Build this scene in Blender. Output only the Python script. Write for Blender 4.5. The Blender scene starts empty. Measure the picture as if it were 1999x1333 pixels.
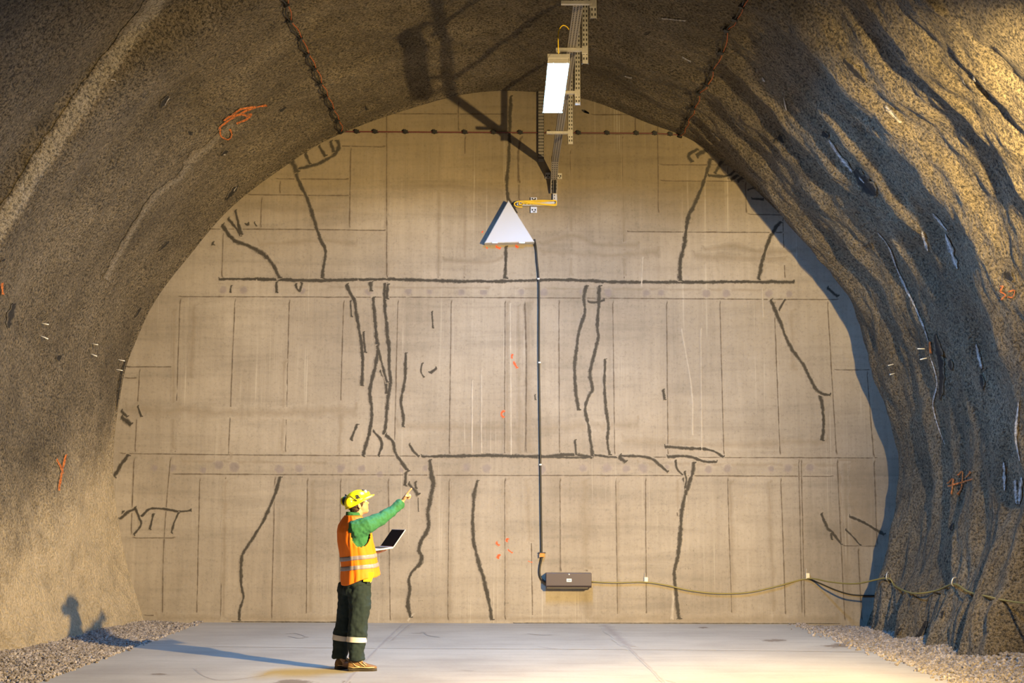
import bpy, bmesh, math, random
import numpy as np
from mathutils import Vector, Matrix, noise
from mathutils.bvhtree import BVHTree

random.seed(7)
C = bpy.context.scene.collection
scn = bpy.context.scene

# ------------------------------------------------------------------ camera
W, H, F = 1999.0, 1333.0, 2570.0
CAMZ = 1.63
YAW = math.atan(14.5 / F); PITCH = math.atan(329.5 / F); ROLL = math.radians(-0.20)
camd = bpy.data.cameras.new('camera'); cam = bpy.data.objects.new('camera', camd); C.objects.link(cam)
camd.sensor_width = 36; camd.lens = F / W * 36; camd.clip_end = 200
CM = Matrix.Translation((0, 0, CAMZ)) @ Matrix.Rotation(-YAW, 4, 'Z') @ Matrix.Rotation(math.pi/2 + PITCH, 4, 'X') @ Matrix.Rotation(-ROLL, 4, 'Z')
cam.matrix_world = CM
scn.camera = cam
R3 = CM.to_3x3(); EYE = Vector((0, 0, CAMZ))
def ray(px, py):
    return (R3 @ Vector(((px - W/2) / F, -(py - H/2) / F, -1))).normalized()

# ------------------------------------------------------------------ world, lights, exposure
scn.view_settings.view_transform = 'Standard'; scn.view_settings.look = 'None'
scn.view_settings.exposure = 0.0; scn.view_settings.gamma = 1; scn.view_settings.use_curve_mapping = False
w = bpy.data.worlds.new('added_blue_fill'); scn.world = w; w.use_nodes = True  # weak blue fill added to colour the shadows, no portal in view
w.node_tree.nodes['Background'].inputs[0].default_value = (0.35, 0.50, 1.0, 1)
w.node_tree.nodes['Background'].inputs[1].default_value = 0.20
SUNPOS = Vector((4.7, 8.5, 3.85))
ld = bpy.data.lights.new('work_flood', 'SPOT'); lo = bpy.data.objects.new('work_flood', ld); C.objects.link(lo)
lo.location = SUNPOS; ld.energy = 13600; ld.color = (1.0, 0.70, 0.30); ld.shadow_soft_size = 0.07
ld.spot_size = math.radians(100); ld.spot_blend = 1.0
lo.rotation_euler = (Vector((-2.6, 18.0, -0.1)) - SUNPOS).to_track_quat('-Z', 'Y').to_euler()
# added spot with no seen lamp behind it, brightens the upper right wall
l2 = bpy.data.lights.new('added_side_spot', 'SPOT'); lo2 = bpy.data.objects.new('added_side_spot', l2); C.objects.link(lo2)
lo2.location = (4.55, 8.6, 4.3); l2.energy = 6500; l2.color = (1.0, 0.71, 0.30); l2.shadow_soft_size = 0.07; l2.spot_size = math.radians(62); l2.spot_blend = 1.0
lo2.rotation_euler = (Vector((5.6, 13.5, 5.9)) - lo2.location).to_track_quat('-Z', 'Y').to_euler()
LAMP_STRENGTH = 640.0

# ------------------------------------------------------------------ projections
def on_floor(px, py, z=0.0):
    d = ray(px, py); return EYE + d * ((z - CAMZ) / d.z)
D = on_floor(985, 1216.5).y
def on_wall(px, py, off=0.0):
    d = ray(px, py); return EYE + d * ((D - off) / d.y)
def at_y(px, py, y):
    d = ray(px, py); return EYE + d * (y / d.y)

# ------------------------------------------------------------------ object helpers
def tag(o, label=None, cat=None, group=None, kind=None):
    if label: o['label'] = label
    if cat: o['category'] = cat
    if group: o['group'] = group
    if kind: o['kind'] = kind
    return o
def empty(name, loc, rz=0, **k):
    o = bpy.data.objects.new(name, None); C.objects.link(o); o.location = loc; o.rotation_euler = (0, 0, rz)
    o.empty_display_size = .1
    return tag(o, **k)
class MB:
    def __init__(s): s.v = []; s.f = []; s.m = []; s.uv = []
    def add(s, vs, fs, m=0, uvs=None):
        b = len(s.v); s.v += [tuple(p) for p in vs]
        s.f += [tuple(i + b for i in f) for f in fs]
        s.m += [m] * len(fs)
        s.uv += (list(uvs) if uvs else [(0, 0)] * len(vs))
        return s
    def box(s, c, h, rot=None, m=0):
        c = Vector(c); vs = []
        for x in (-1, 1):
            for y in (-1, 1):
                for z in (-1, 1):
                    p = Vector((x*h[0], y*h[1], z*h[2]))
                    if rot is not None: p = rot @ p
                    vs.append(c + p)
        return s.add(vs, [(0,1,3,2), (4,6,7,5), (0,4,5,1), (2,3,7,6), (0,2,6,4), (1,5,7,3)], m)
    def tube(s, pts, r, n=8, m=0, caps=True):
        pts = [Vector(p) for p in pts]; k = len(pts)
        rr = r if isinstance(r, (list, tuple)) else [r] * k
        vs = []; up = None
        for i, p in enumerate(pts):
            t = (pts[min(i+1, k-1)] - pts[max(i-1, 0)]).normalized()
            if up is None: up = t.orthogonal().normalized()
            up = (up - t * up.dot(t)); up = up.normalized() if up.length > 1e-6 else t.orthogonal().normalized()
            bn = t.cross(up)
            for j in range(n):
                a = 2*math.pi*j/n
                vs.append(p + (up*math.cos(a) + bn*math.sin(a)) * rr[i])
        fs = [(i*n+j, i*n+(j+1) % n, (i+1)*n+(j+1) % n, (i+1)*n+j) for i in range(k-1) for j in range(n)]
        if caps: fs += [tuple(range(n-1, -1, -1)), tuple((k-1)*n + j for j in range(n))]
        return s.add(vs, fs, m)
    def loft(s, rings, m=0, caps=True):
        n = len(rings[0]); vs = [p for r in rings for p in r]; k = len(rings)
        fs = [(i*n+j, i*n+(j+1) % n, (i+1)*n+(j+1) % n, (i+1)*n+j) for i in range(k-1) for j in range(n)]
        if caps: fs += [tuple(range(n-1, -1, -1)), tuple((k-1)*n + j for j in range(n))]
        return s.add(vs, fs, m)
    def ball(s, c, r, rot=None, nu=16, nv=10, m=0):
        c = Vector(c); r = (r, r, r) if not isinstance(r, (tuple, list)) else r
        rings = []
        for i in range(nv+1):
            ph = -math.pi/2 + math.pi*(i + .001)/(nv + .002); ring = []
            for j in range(nu):
                a = 2*math.pi*j/nu
                p = Vector((math.cos(ph)*math.cos(a)*r[0], math.cos(ph)*math.sin(a)*r[1], math.sin(ph)*r[2]))
                if rot is not None: p = rot @ p
                ring.append(c + p)
            rings.append(ring)
        return s.loft(rings, m)
    def mesh(s, name, mats, smooth=False):
        me = bpy.data.meshes.new(name); me.from_pydata(s.v, [], s.f)
        for mt in (mats if isinstance(mats, (list, tuple)) else [mats]): me.materials.append(mt)
        me.polygons.foreach_set('material_index', s.m)
        uvl = me.uv_layers.new(name='UVMap')
        li = np.zeros(len(me.loops), dtype=np.int32); me.loops.foreach_get('vertex_index', li)
        uvl.data.foreach_set('uv', np.array(s.uv, dtype=np.float32)[li].ravel())
        if smooth: me.polygons.foreach_set('use_smooth', [True]*len(me.polygons))
        me.update()
        return me
    def build(s, name, mats, parent=None, smooth=False, bevel=0, origin=None, **k):
        if origin is not None:
            o0 = Vector(origin); s.v = [tuple(Vector(p) - o0) for p in s.v]
        o = bpy.data.objects.new(name, s.mesh(name, mats, smooth)); C.objects.link(o)
        if origin is not None: o.location = origin
        if parent: o.parent = parent
        if bevel:
            b = o.modifiers.new('b', 'BEVEL'); b.width = bevel; b.segments = 2; b.limit_method = 'ANGLE'
        return tag(o, **k)
def bake(o):   # apply the modifiers into the mesh
    dg = bpy.context.evaluated_depsgraph_get(); dg.update()
    me = bpy.data.meshes.new_from_object(o.evaluated_get(dg)); o.modifiers.clear(); o.data = me
def remesh(o, vox, smooth=4, sub=0):
    m = o.modifiers.new('r', 'REMESH'); m.mode = 'VOXEL'; m.voxel_size = vox; m.use_smooth_shade = True
    if smooth:
        s = o.modifiers.new('s', 'SMOOTH'); s.iterations = smooth; s.factor = .5
    bake(o)
    o.data.polygons.foreach_set('use_smooth', [True]*len(o.data.polygons))
def copy_tree(o, parent=None):
    c = o.copy(); C.objects.link(c)
    if parent: c.parent = parent; c.matrix_parent_inverse = o.matrix_parent_inverse.copy()
    for ch in [q for q in bpy.data.objects if q.parent == o]: copy_tree(ch, c)
    return c
def spline(pts, step):
    """Catmull-Rom through points (Vectors), resampled by about step."""
    P = [Vector(p) for p in pts]
    if len(P) == 1: return P
    Q = [P[0]*2 - P[1]] + P + [P[-1]*2 - P[-2]]; out = []
    for i in range(1, len(Q)-2):
        n = max(1, int(math.ceil((Q[i+1]-Q[i]).length / step)))
        for k in range(n):
            t = k/n
            out.append(.5*((2*Q[i]) + (Q[i+1]-Q[i-1])*t + (2*Q[i-1]-5*Q[i]+4*Q[i+1]-Q[i+2])*t*t + (3*Q[i]-Q[i-1]-3*Q[i+1]+Q[i+2])*t**3))
    out.append(P[-1]); return out

# ------------------------------------------------------------------ materials
class NT:
    def __init__(s, name):
        s.mat = bpy.data.materials.new(name); s.mat.use_nodes = True; s.t = s.mat.node_tree
        s.b = s.t.nodes['Principled BSDF']
    def n(s, ty, **k):
        nd = s.t.nodes.new(ty)
        for a, v in k.items(): setattr(nd, a, v)
        return nd
    def l(s, a, b): s.t.links.new(a, b)
    def coord(s, scale=(1,1,1), out='Object'):
        tc = s.n('ShaderNodeTexCoord'); mp = s.n('ShaderNodeMapping'); mp.inputs['Scale'].default_value = scale
        s.l(tc.outputs[out], mp.inputs['Vector']); return mp.outputs['Vector']
    def noise(s, vec, scale, detail=4, rough=.6, dist=0):
        nd = s.n('ShaderNodeTexNoise'); nd.inputs['Scale'].default_value = scale; nd.inputs['Detail'].default_value = detail
        nd.inputs['Roughness'].default_value = rough; nd.inputs['Distortion'].default_value = dist
        s.l(vec, nd.inputs['Vector']); return nd.outputs['Fac']
    def ramp(s, fac, stops):
        nd = s.n('ShaderNodeValToRGB'); e = nd.color_ramp.elements
        while len(e) < len(stops): e.new(.5)
        for i, (p, c) in enumerate(stops): e[i].position = p; e[i].color = (c[0], c[1], c[2], 1) if isinstance(c, (tuple, list)) else (c, c, c, 1)
        s.l(fac, nd.inputs['Fac']); return nd.outputs['Color']
    def mix(s, fac, a, b, mode='MIX'):
        nd = s.n('ShaderNodeMix', data_type='RGBA', blend_type=mode)
        for i, v in ((0, fac), (6, a), (7, b)):
            if hasattr(v, 'is_linked') or hasattr(v, 'links'): s.l(v, nd.inputs[i])
            elif isinstance(v, (int, float)): nd.inputs[i].default_value = v
            else: nd.inputs[i].default_value = (*v, 1)
        return nd.outputs[2]
    def math(s, op, a, b=0.0, clamp=False):
        nd = s.n('ShaderNodeMath', operation=op, use_clamp=clamp)
        for i, v in ((0, a), (1, b)):
            if hasattr(v, 'links'): s.l(v, nd.inputs[i])
            else: nd.inputs[i].default_value = v
        return nd.outputs[0]
    def bump(s, h, strength, dist):
        nd = s.n('ShaderNodeBump'); nd.inputs['Strength'].default_value = strength; nd.inputs['Distance'].default_value = dist
        s.l(h, nd.inputs['Height']); s.l(nd.outputs['Normal'], s.b.inputs['Normal']); return nd
    def base(s, c, rough=.8, metal=0):
        if hasattr(c, 'links'): s.l(c, s.b.inputs['Base Color'])
        else: s.b.inputs['Base Color'].default_value = (*c, 1)
        s.b.inputs['Roughness'].default_value = rough; s.b.inputs['Metallic'].default_value = metal
        return s
def simple(name, c, rough=.6, metal=0, var=.12, scale=30, bump=0, bd=.002):
    t = NT(name); v = t.coord(); n1 = t.noise(v, scale)
    t.base(t.mix(n1, tuple(x*(1-var) for x in c), tuple(min(1, x*(1+var)) for x in c)), rough, metal)
    if bump: t.bump(t.noise(v, scale*2), bump, bd)
    return t.mat

def wall_nodes(t):
    v = t.coord()
    big = t.noise(v, .55, 3, .55)
    c = t.ramp(big, [(.3, (.25, .21, .155)), (.5, (.305, .262, .20)), (.72, (.37, .322, .25))])
    sx = t.n('ShaderNodeSeparateXYZ'); t.l(v, sx.inputs[0])
    zz = t.math('ADD', sx.outputs[2], t.math('MULTIPLY', t.noise(t.coord((.6, 1, .25)), 1.3, 2, .5), .9))
    c = t.mix(t.ramp(t.math('MULTIPLY', zz, .1), [(.635, 0), (.665, .45), (.70, .75)]), c, (.20, .155, .09))   # browner pour above the wavy tide line
    c = t.mix(1.0, c, (.90, .91, .93), 'MULTIPLY')
    at = t.n('ShaderNodeAttribute', attribute_name='tone')
    c = t.mix(1.0, c, t.ramp(at.outputs['Fac'], [(0, .84), (1, 1.12)]), 'MULTIPLY')
    vs = t.coord((9, 1, .5)); st = t.noise(vs, 1.6, 5, .7)
    c = t.mix(1.0, c, t.ramp(st, [(.3, .90), (.5, 1.0), (.70, 1.08)]), 'MULTIPLY')
    hs = t.coord((.5, 1, 5)); hb = t.noise(hs, 1.1, 4, .65, .4)
    c = t.mix(1.0, c, t.ramp(hb, [(.33, .86), (.5, 1.0), (.7, 1.05)]), 'MULTIPLY')
    sp = t.noise(t.coord((1, 1, 1)), 26, 6, .75)
    c = t.mix(1.0, c, t.ramp(sp, [(.32, .78), (.46, 1.0), (.7, 1.05)]), 'MULTIPLY')
    # thin lime runs down the wall
    lr = t.noise(t.coord((26, 1, .22)), 1.0, 3, .6); patch = t.noise(v, .8, 2)
    f = t.math('MULTIPLY', t.ramp(lr, [(.60, 0), (.72, 1)]), t.ramp(patch, [(.48, 0), (.62, .5)]))
    c = t.mix(f, c, (.46, .42, .34))
    # small blow holes
    vo = t.n('ShaderNodeTexVoronoi'); vo.inputs['Scale'].default_value = 5.5; t.l(v, vo.inputs['Vector'])
    ho = t.ramp(vo.outputs['Distance'], [(.02, 1), (.05, 0)])
    hm = t.math('MULTIPLY', ho, t.ramp(t.noise(v, 2.2), [(.52, 0), (.6, .6)]))
    c = t.mix(hm, c, (.12, .10, .07))
    h = t.math('ADD', t.noise(v, 18, 5, .7), t.math('MULTIPLY', st, .4))
    return c, h
def mat_wall():
    t = NT('board_marked_concrete'); c, h = wall_nodes(t); t.base(c, .85); t.bump(h, .35, .01); return t.mat
def mat_stain(name, col, soft, nscale=14, strength=1.0, under='wall'):
    """stroke lying on the wall: centre takes the stroke colour, ragged edge returns to concrete. UV.x = -1..1 across"""
    t = NT(name)
    c, h = wall_nodes(t) if under == 'wall' else (floor_nodes(t) if under == 'floor' else lining_nodes(t))
    uv = t.n('ShaderNodeUVMap', uv_map='UVMap'); sx = t.n('ShaderNodeSeparateXYZ'); t.l(uv.outputs[0], sx.inputs[0])
    e = t.math('ABSOLUTE', sx.outputs[0])
    nz = t.noise(t.coord(), nscale, 5, .7)
    val = t.math('ADD', e, t.math('MULTIPLY', t.math('SUBTRACT', nz, .5), 1.5))
    f = t.ramp(val, [(max(0, .78 - soft), strength), (.86, 0)])
    var = t.noise(t.coord(), 7, 4, .7)
    cc = t.mix(var, tuple(x*.6 for x in col), tuple(min(1, x*1.55) for x in col))
    if under == 'lining': cc = t.mix(1.0, cc, t.ramp(t.noise(t.coord(), 34, 6, .8), [(.42, .35), (.5, .95), (.6, 1.25)]), 'MULTIPLY')
    t.base(t.mix(f, c, cc), .8); t.bump(h, *((.35, .01) if under != 'lining' else (1.0, .06)))
    return t.mat
def floor_nodes(t):
    v = t.coord()
    big = t.noise(v, .6, 5, .6)
    c = t.ramp(big, [(.3, (.275, .25, .21)), (.55, (.35, .322, .27)), (.75, (.395, .365, .305))])
    tr = t.noise(t.coord((.5, 3.5, 1)), 1.5, 5, .65, .6)
    c = t.mix(1.0, c, t.ramp(tr, [(.33, .88), (.5, 1.0), (.7, 1.05)]), 'MULTIPLY')
    sp = t.noise(v, 22, 6, .75)
    c = t.mix(1.0, c, t.ramp(sp, [(.32, .88), (.48, 1.0), (.7, 1.03)]), 'MULTIPLY')
    return c, t.noise(v, 30, 5, .7)
def mat_floor():
    t = NT('trowelled_concrete_slab'); c, h = floor_nodes(t); t.base(c, .62); t.bump(h, .2, .006); return t.mat
def lining_nodes(t):
    v = t.coord()
    big = t.noise(v, .7, 5, .65, .5)
    c = t.ramp(big, [(.28, (.12, .095, .058)), (.5, (.19, .153, .097)), (.72, (.27, .222, .148))])
    # smooth pale coat on the lower left, ragged upper edge
    sx = t.n('ShaderNodeSeparateXYZ'); t.l(v, sx.inputs[0])
    zz = t.math('ADD', sx.outputs[2], t.math('MULTIPLY', t.noise(v, .9, 4, .6), 2.2))
    zz = t.math('SUBTRACT', zz, t.math('MULTIPLY', t.math('SUBTRACT', sx.outputs[1], 16.0), .35))
    pm = t.math('MULTIPLY', t.ramp(t.math('MULTIPLY', zz, .2), [(.38, 1), (.66, 0)]), t.math('LESS_THAN', sx.outputs[0], 0.0))
    c = t.mix(t.math('MULTIPLY', pm, .85), c, (.74, .60, .38))
    g = t.noise(v, 34, 6, .8)
    c = t.mix(t.math('SUBTRACT', 1.0, t.math('MULTIPLY', pm, .7)), c, t.ramp(g, [(.41, .14), (.5, .95), (.60, 1.55)]), 'MULTIPLY')
    p = t.noise(v, 3.2, 5, .7)
    c = t.mix(1.0, c, t.ramp(p, [(.3, .72), (.5, 1.0), (.7, 1.15)]), 'MULTIPLY')
    fl = t.noise(t.coord((2, 2, 2)), 9, 3, .5)
    fm = t.ramp(fl, [(.70, 0), (.74, .45)])
    c = t.mix(fm, c, (.42, .39, .33))
    vo = t.noise(v, 17, 3, .6)
    h = t.math('ADD', t.math('MULTIPLY', g, .55), vo)
    return c, h
def mat_lining():
    t = NT('sprayed_concrete'); c, h = lining_nodes(t); t.base(c, .9); t.bump(h, 1.0, .09); return t.mat

M_WALL = mat_wall(); M_FLOOR = mat_floor(); M_LINE = mat_lining()
M_CRACK = mat_stain('dark_sealer', (.036, .030, .020), .42, 16)
M_JOINT = mat_stain('formwork_joint', (.075, .055, .035), .7, 10, .95)
M_PATCH = mat_stain('grey_patch_mortar', (.17, .142, .138), .35, 9, .7)
M_ORANGE = mat_stain('orange_spray_paint', (.80, .075, .01), .3, 18, .95)
M_DAMP = mat_stain('damp_panel', (.19, .15, .10), .1, 5, .5)
M_STREAK = mat_stain('dirt_streak', (.17, .135, .09), .9, 6, .5)
M_WHITEW = mat_stain('lime_run', (.40, .365, .30), .8, 9, .6)
M_FSTAIN = mat_stain('oil_stain', (.12, .088, .06), .15, 9, .85, 'floor')
M_FSEAM = mat_stain('slab_seam', (.19, .16, .14), .7, 12, .6, 'floor')
M_LORANGE = mat_stain('orange_paint_on_lining', (1.0, .19, .02), .3, 20, .95, 'lining')
M_LWHITE = mat_stain('lime_and_glint_on_lining', (.80, .78, .76), .8, 16, .85, 'lining')
M_LPALE = mat_stain('pale_smear_on_lining', (.30, .265, .205), .7, 12, .6, 'lining')
M_LBAND = mat_stain('painted_lit_band', (.36, .32, .25), .25, 30, .75, 'lining')  # strip of light across the upper left lining, put into the colour
M_LDARK = mat_stain('painted_hollow_shade', (.012, .010, .008), .3, 18, 1.0, 'lining')  # shade inside holes and crevices, painted as flat dark strokes
M_ROCK = None
def mat_rock():
    t = NT('crushed_stone'); v = t.coord(); n1 = t.noise(v, 14, 3, .6)
    t.base(t.ramp(n1, [(.3, (.10, .085, .072)), (.5, (.21, .18, .152)), (.68, (.38, .335, .29))]), .9); t.bump(t.noise(v, 80), .4, .003); return t.mat
M_ROCK = mat_rock()
M_STEEL = simple('galvanised_steel', (.50, .48, .44), .45, .55, .2, 40)
M_STEELD = simple('dull_and_shaded_steel', (.22, .20, .175), .6, .1, .2, 40)
M_HOLE = simple('slot_hole', (.015, .014, .013), .9)
M_BLACK = simple('black_rubber', (.012, .012, .012), .5)
M_YEL = simple('yellow_cable_sheath', (.80, .55, .03), .45)
M_OLIVE = simple('olive_cable_sheath', (.20, .16, .04), .5)
M_SIGN = simple('white_enamel_sheet', (.48, .50, .54), .4, 0, .03, 4)
M_BOX = simple('grey_painted_sheet', (.062, .048, .054), .45, 0, .06, 6)
M_BOXD = simple('dark_grey_base', (.05, .045, .05), .5)
M_WHITE = simple('white_sticker', (.8, .8, .78), .5, 0, .02)
M_ORW = simple('orange_wire', (.45, .09, .012), .5)
M_REDW = simple('dark_red_wire', (.10, .012, .010), .5)
M_BRASS = simple('copper_clamp', (.60, .20, .05), .4, .4)

# ------------------------------------------------------------------ strokes
_st = [0]
def ribbon(mb, mi, pts3, widths, normal, lift=.002, wob=.25, seed=0):
    """pts3: points on the surface; widths: half-widths; normal(p) -> surface normal"""
    n = len(pts3); vs = []; uv = []; L = 0
    _st[0] += 1; z0 = lift + (_st[0] % 12) * .0002
    for i, p in enumerate(pts3):
        t = (pts3[min(i+1, n-1)] - pts3[max(i-1, 0)])
        if t.length < 1e-9: t = Vector((0, 0, 1))
        nn = normal(p); side = t.normalized().cross(nn).normalized()
        if i: L += (p - pts3[i-1]).length
        w_ = widths[i] * (1 + wob*noise.noise(Vector((L*7, seed*3.1, .3))) * 1.6)
        sh = wob*widths[i]*.8*noise.noise(Vector((L*5, seed*1.7, 9.3)))
        for u, hgt in ((-1, 0), (0, 1), (1, 0)):
            vs.append(p + side*(u*w_ + sh) + nn*(z0 + hgt*lift*.8)); uv.append((u, L))
    # pointed ends
    fs = []
    for i in range(n-1):
        for k in (0, 1): fs.append((i*3+k, i*3+k+1, (i+1)*3+k+1, (i+1)*3+k))
    uv = [((1.0 if (i < 1 or i >= n-1) else u[0]), u[1]) if True else u for i, u in zip([j//3 for j in range(len(uv))], uv)]
    mb.add(vs, fs, mi, uv)
def wstroke(mb, mi, px, w, lift=.002, step=.03, wob=.25, scale=1.35):
    pts = spline([on_wall(x, y) for x, y in px], step)
    r = w * .5 * scale / F * D
    ribbon(mb, mi, pts, [r]*len(pts), lambda p: Vector((0, -1, 0)), lift, wob, px[0][0]*.37+px[0][1]*.11)
def wblob(mb, mi, cx, cy, rx, ry, lift=.0015, n=20, plane=on_wall, nn=Vector((0,-1,0)), jag=.15):
    c = plane(cx, cy) + nn*lift; vs = [c]; uv = [(0, 0)]
    for k in range(n):
        a = 2*math.pi*k/n; j = 1 + jag*noise.noise(Vector((math.cos(a)*1.5+cx, math.sin(a)*1.5+cy, 0)))
        vs.append(plane(cx + rx*math.cos(a)*j, cy + ry*math.sin(a)*j) + nn*lift); uv.append((1, 0))
    mb.add(vs, [(0, 1+k, 1+(k+1) % n) for k in range(n)], mi, uv)

# ------------------------------------------------------------------ end wall
wm = MB()
def band(y0, y1, xs):
    z0 = on_wall(985, y1).z if y1 < 1300 else -.3; z1 = on_wall(985, y0).z if y0 > 150 else 8.6
    X = [-7.2] + [on_wall(x, (y0+y1)/2).x for x in xs] + [7.2]
    for a, b in zip(X[:-1], X[1:]):
        wm.add([(a, D, z0), (b, D, z0), (b, D, z1), (a, D, z1)], [(0, 1, 2, 3)], 0)
band(100, 260, (755, 895, 1240)); band(260, 350, (683, 755, 858, 908, 1015, 1115, 1218, 1285)); band(350, 450, (511, 683, 755, 858, 908, 1115, 1218, 1455))
band(450, 547, (436, 755, 858, 908, 1115, 1218, 1530)); band(547, 580, ())
band(580, 890, (270, 345, 452, 561, 666, 775, 879, 985, 1092, 1198, 1302, 1409, 1516, 1625)); band(890, 927, (1635,))
band(927, 1400, (262, 328, 435, 537, 665, 758, 877, 985, 1093, 1205, 1260, 1424, 1530, 1560, 1640))
NPAN = len(wm.f)
wm.add([(-7.2, D+.3, -.3), (7.2, D+.3, -.3), (7.2, D+.3, 8.6), (-7.2, D+.3, 8.6)], [(3, 2, 1, 0)], 0)
J = lambda pts, w=2.6: wstroke(wm, 2, pts, w, .0006, .08, .3, 1.6)
for p in [((345,579),(700,580),(1000,581),(1640,585)), ((230,885),(500,888),(1000,891),(1715,894)), ((330,925),(985,928),(1240,928),(1630,930)),
          ((655,258),(985,260),(1335,263)), ((655,285),(755,287)), ((755,222),(985,223)), ((1150,224),(1245,224)), ((535,349),(683,350)), ((480,380),(683,382)),
          ((405,447),(600,448),(757,450)), ((1285,322),(1425,322)), ((1285,353),(1460,354)), ((1455,418),(1540,420)), ((1218,452),(1530,454)), ((240,716),(345,716)),
          ((1625,722),(1700,722)), ((277,1201),(317,1201)), ((1640,1065),(1715,1066)), ((255,1050),(345,1050)), ((240,738),(270,738)), ((1240,224),(1240,262)),
          ((895,195),(895,258)), ((755,215),(755,545)), ((858,262),(855,545)), ((908,262),(906,545)), ((1014,262),(1013,395)), ((1113,290),(1115,450),(1114,540)),
          ((1215,262),(1218,545)), ((1284,240),(1285,418)), ((685,285),(682,448)), ((547,350),(546,380)), ((511,382),(509,446)), ((436,450),(433,545)),
          ((1455,352),(1457,418)), ((1420,322),(1421,353)), ((1528,420),(1532,545)), ((352,580),(341,885)), ((459,580),(446,890)), ((565,582),(557,885)), ((671,582),(662,888)),
          ((777,582),(770,888)), ((881,582),(877,890)), ((986,582),(985,890)), ((1091,583),(1092,888)), ((1196,583),(1200,890)), ((1301,584),(1304,890)),
          ((1405,584),(1413,890)), ((1511,585),(1523,890)), ((1615,585),(1633,890)), ((273,716),(263,885)), ((1692,722),(1706,895)), ((262,890),(256,1045)),
          ((333,890),(320,1060),(317,1213)), ((440,927),(430,1213)), ((537,927),(530,1213)), ((665,930),(662,1210)), ((758,930),(762,1213)), ((877,930),(874,1213)),
          ((985,930),(986,1213)), ((1093,930),(1094,1118)), ((1035,940),(1040,1213)), ((1145,1147),(1145,1213)), ((1202,930),(1206,1213)), ((1260,930),(1262,1213)),
          ((1420,930),(1429,1213)), ((1524,930),(1534,1213)), ((1559,894),(1566,1213)), ((1564,894),(1571,1213)), ((1634,894),(1649,1213)), ((1675,1066),(1682,1213)), ((1706,894),(1712,1066)),
          ((600,930),(598,1213)), ((1319,930),(1322,1010)), ((390,930),(384,1213))]:
    J(p, 2.4)
for p in [((1140,930),(1141,1010),(1143,1118)), ((1024,585),(1028,700),(1026,885)), ((1031,930),(1033,1050)), ((1018,262),(1012,300),(1012,360))]: J(p, 5)
for y0, pts in ((0, [(760,368),(820,364),(880,362),(915,368),(985,372)]), (0, [(1115,358),(1160,372),(1205,366)]), (0, [(500,478),(620,470),(700,476)]), (0, [(1050,478),(1115,460),(1160,475),(1250,480)]),
                (0, [(1370,488),(1420,480),(1500,492),(1560,488)])):
    wstroke(wm, 7, pts, 9, .0005, .06, .4, 1.8)
for cx, r in ((435,10),(474,11),(540,8),(590,10),(720,11),(797,11),(838,9),(900,10),(945,11),(1018,9),(1060,10),(1138,9),(1187,11),(1262,10),(1290,9),(1378,11),(1418,11),(1500,10),(1541,9)):
    wblob(wm, 3, cx, 570 + (cx-985)*.006, r, r)
for cx, cy, r in ((302,913,9),(337,914,11),(397,918,8),(427,907,11),(457,912,12),(546,916,11),(583,914,9),(665,914,11),(705,914,10),(742,926,8),(787,915,9),(832,914,9),(910,913,11),(950,914,12),
                  (1057,916,11),(1138,914,9),(1184,914,12),(1222,914,10),(1255,914,12),(1300,914,9),(1383,916,10),(1420,915,10),(1505,915,8),(1538,914,11),(1582,914,10)):
    wblob(wm, 3, cx, cy, r*1.1, r*1.1)
for q in (((1636,895),(1706,895),(1711,1065),(1641,1065)), ((345,895),(345,895),(345,895),(345,895))):
    if q[0] != q[1]:
        vs = [on_wall(*p) + Vector((0, -.0004, 0)) for p in q]; wm.add(vs, [(3, 2, 1, 0)], 5, [(.1, 0)]*4)
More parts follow.
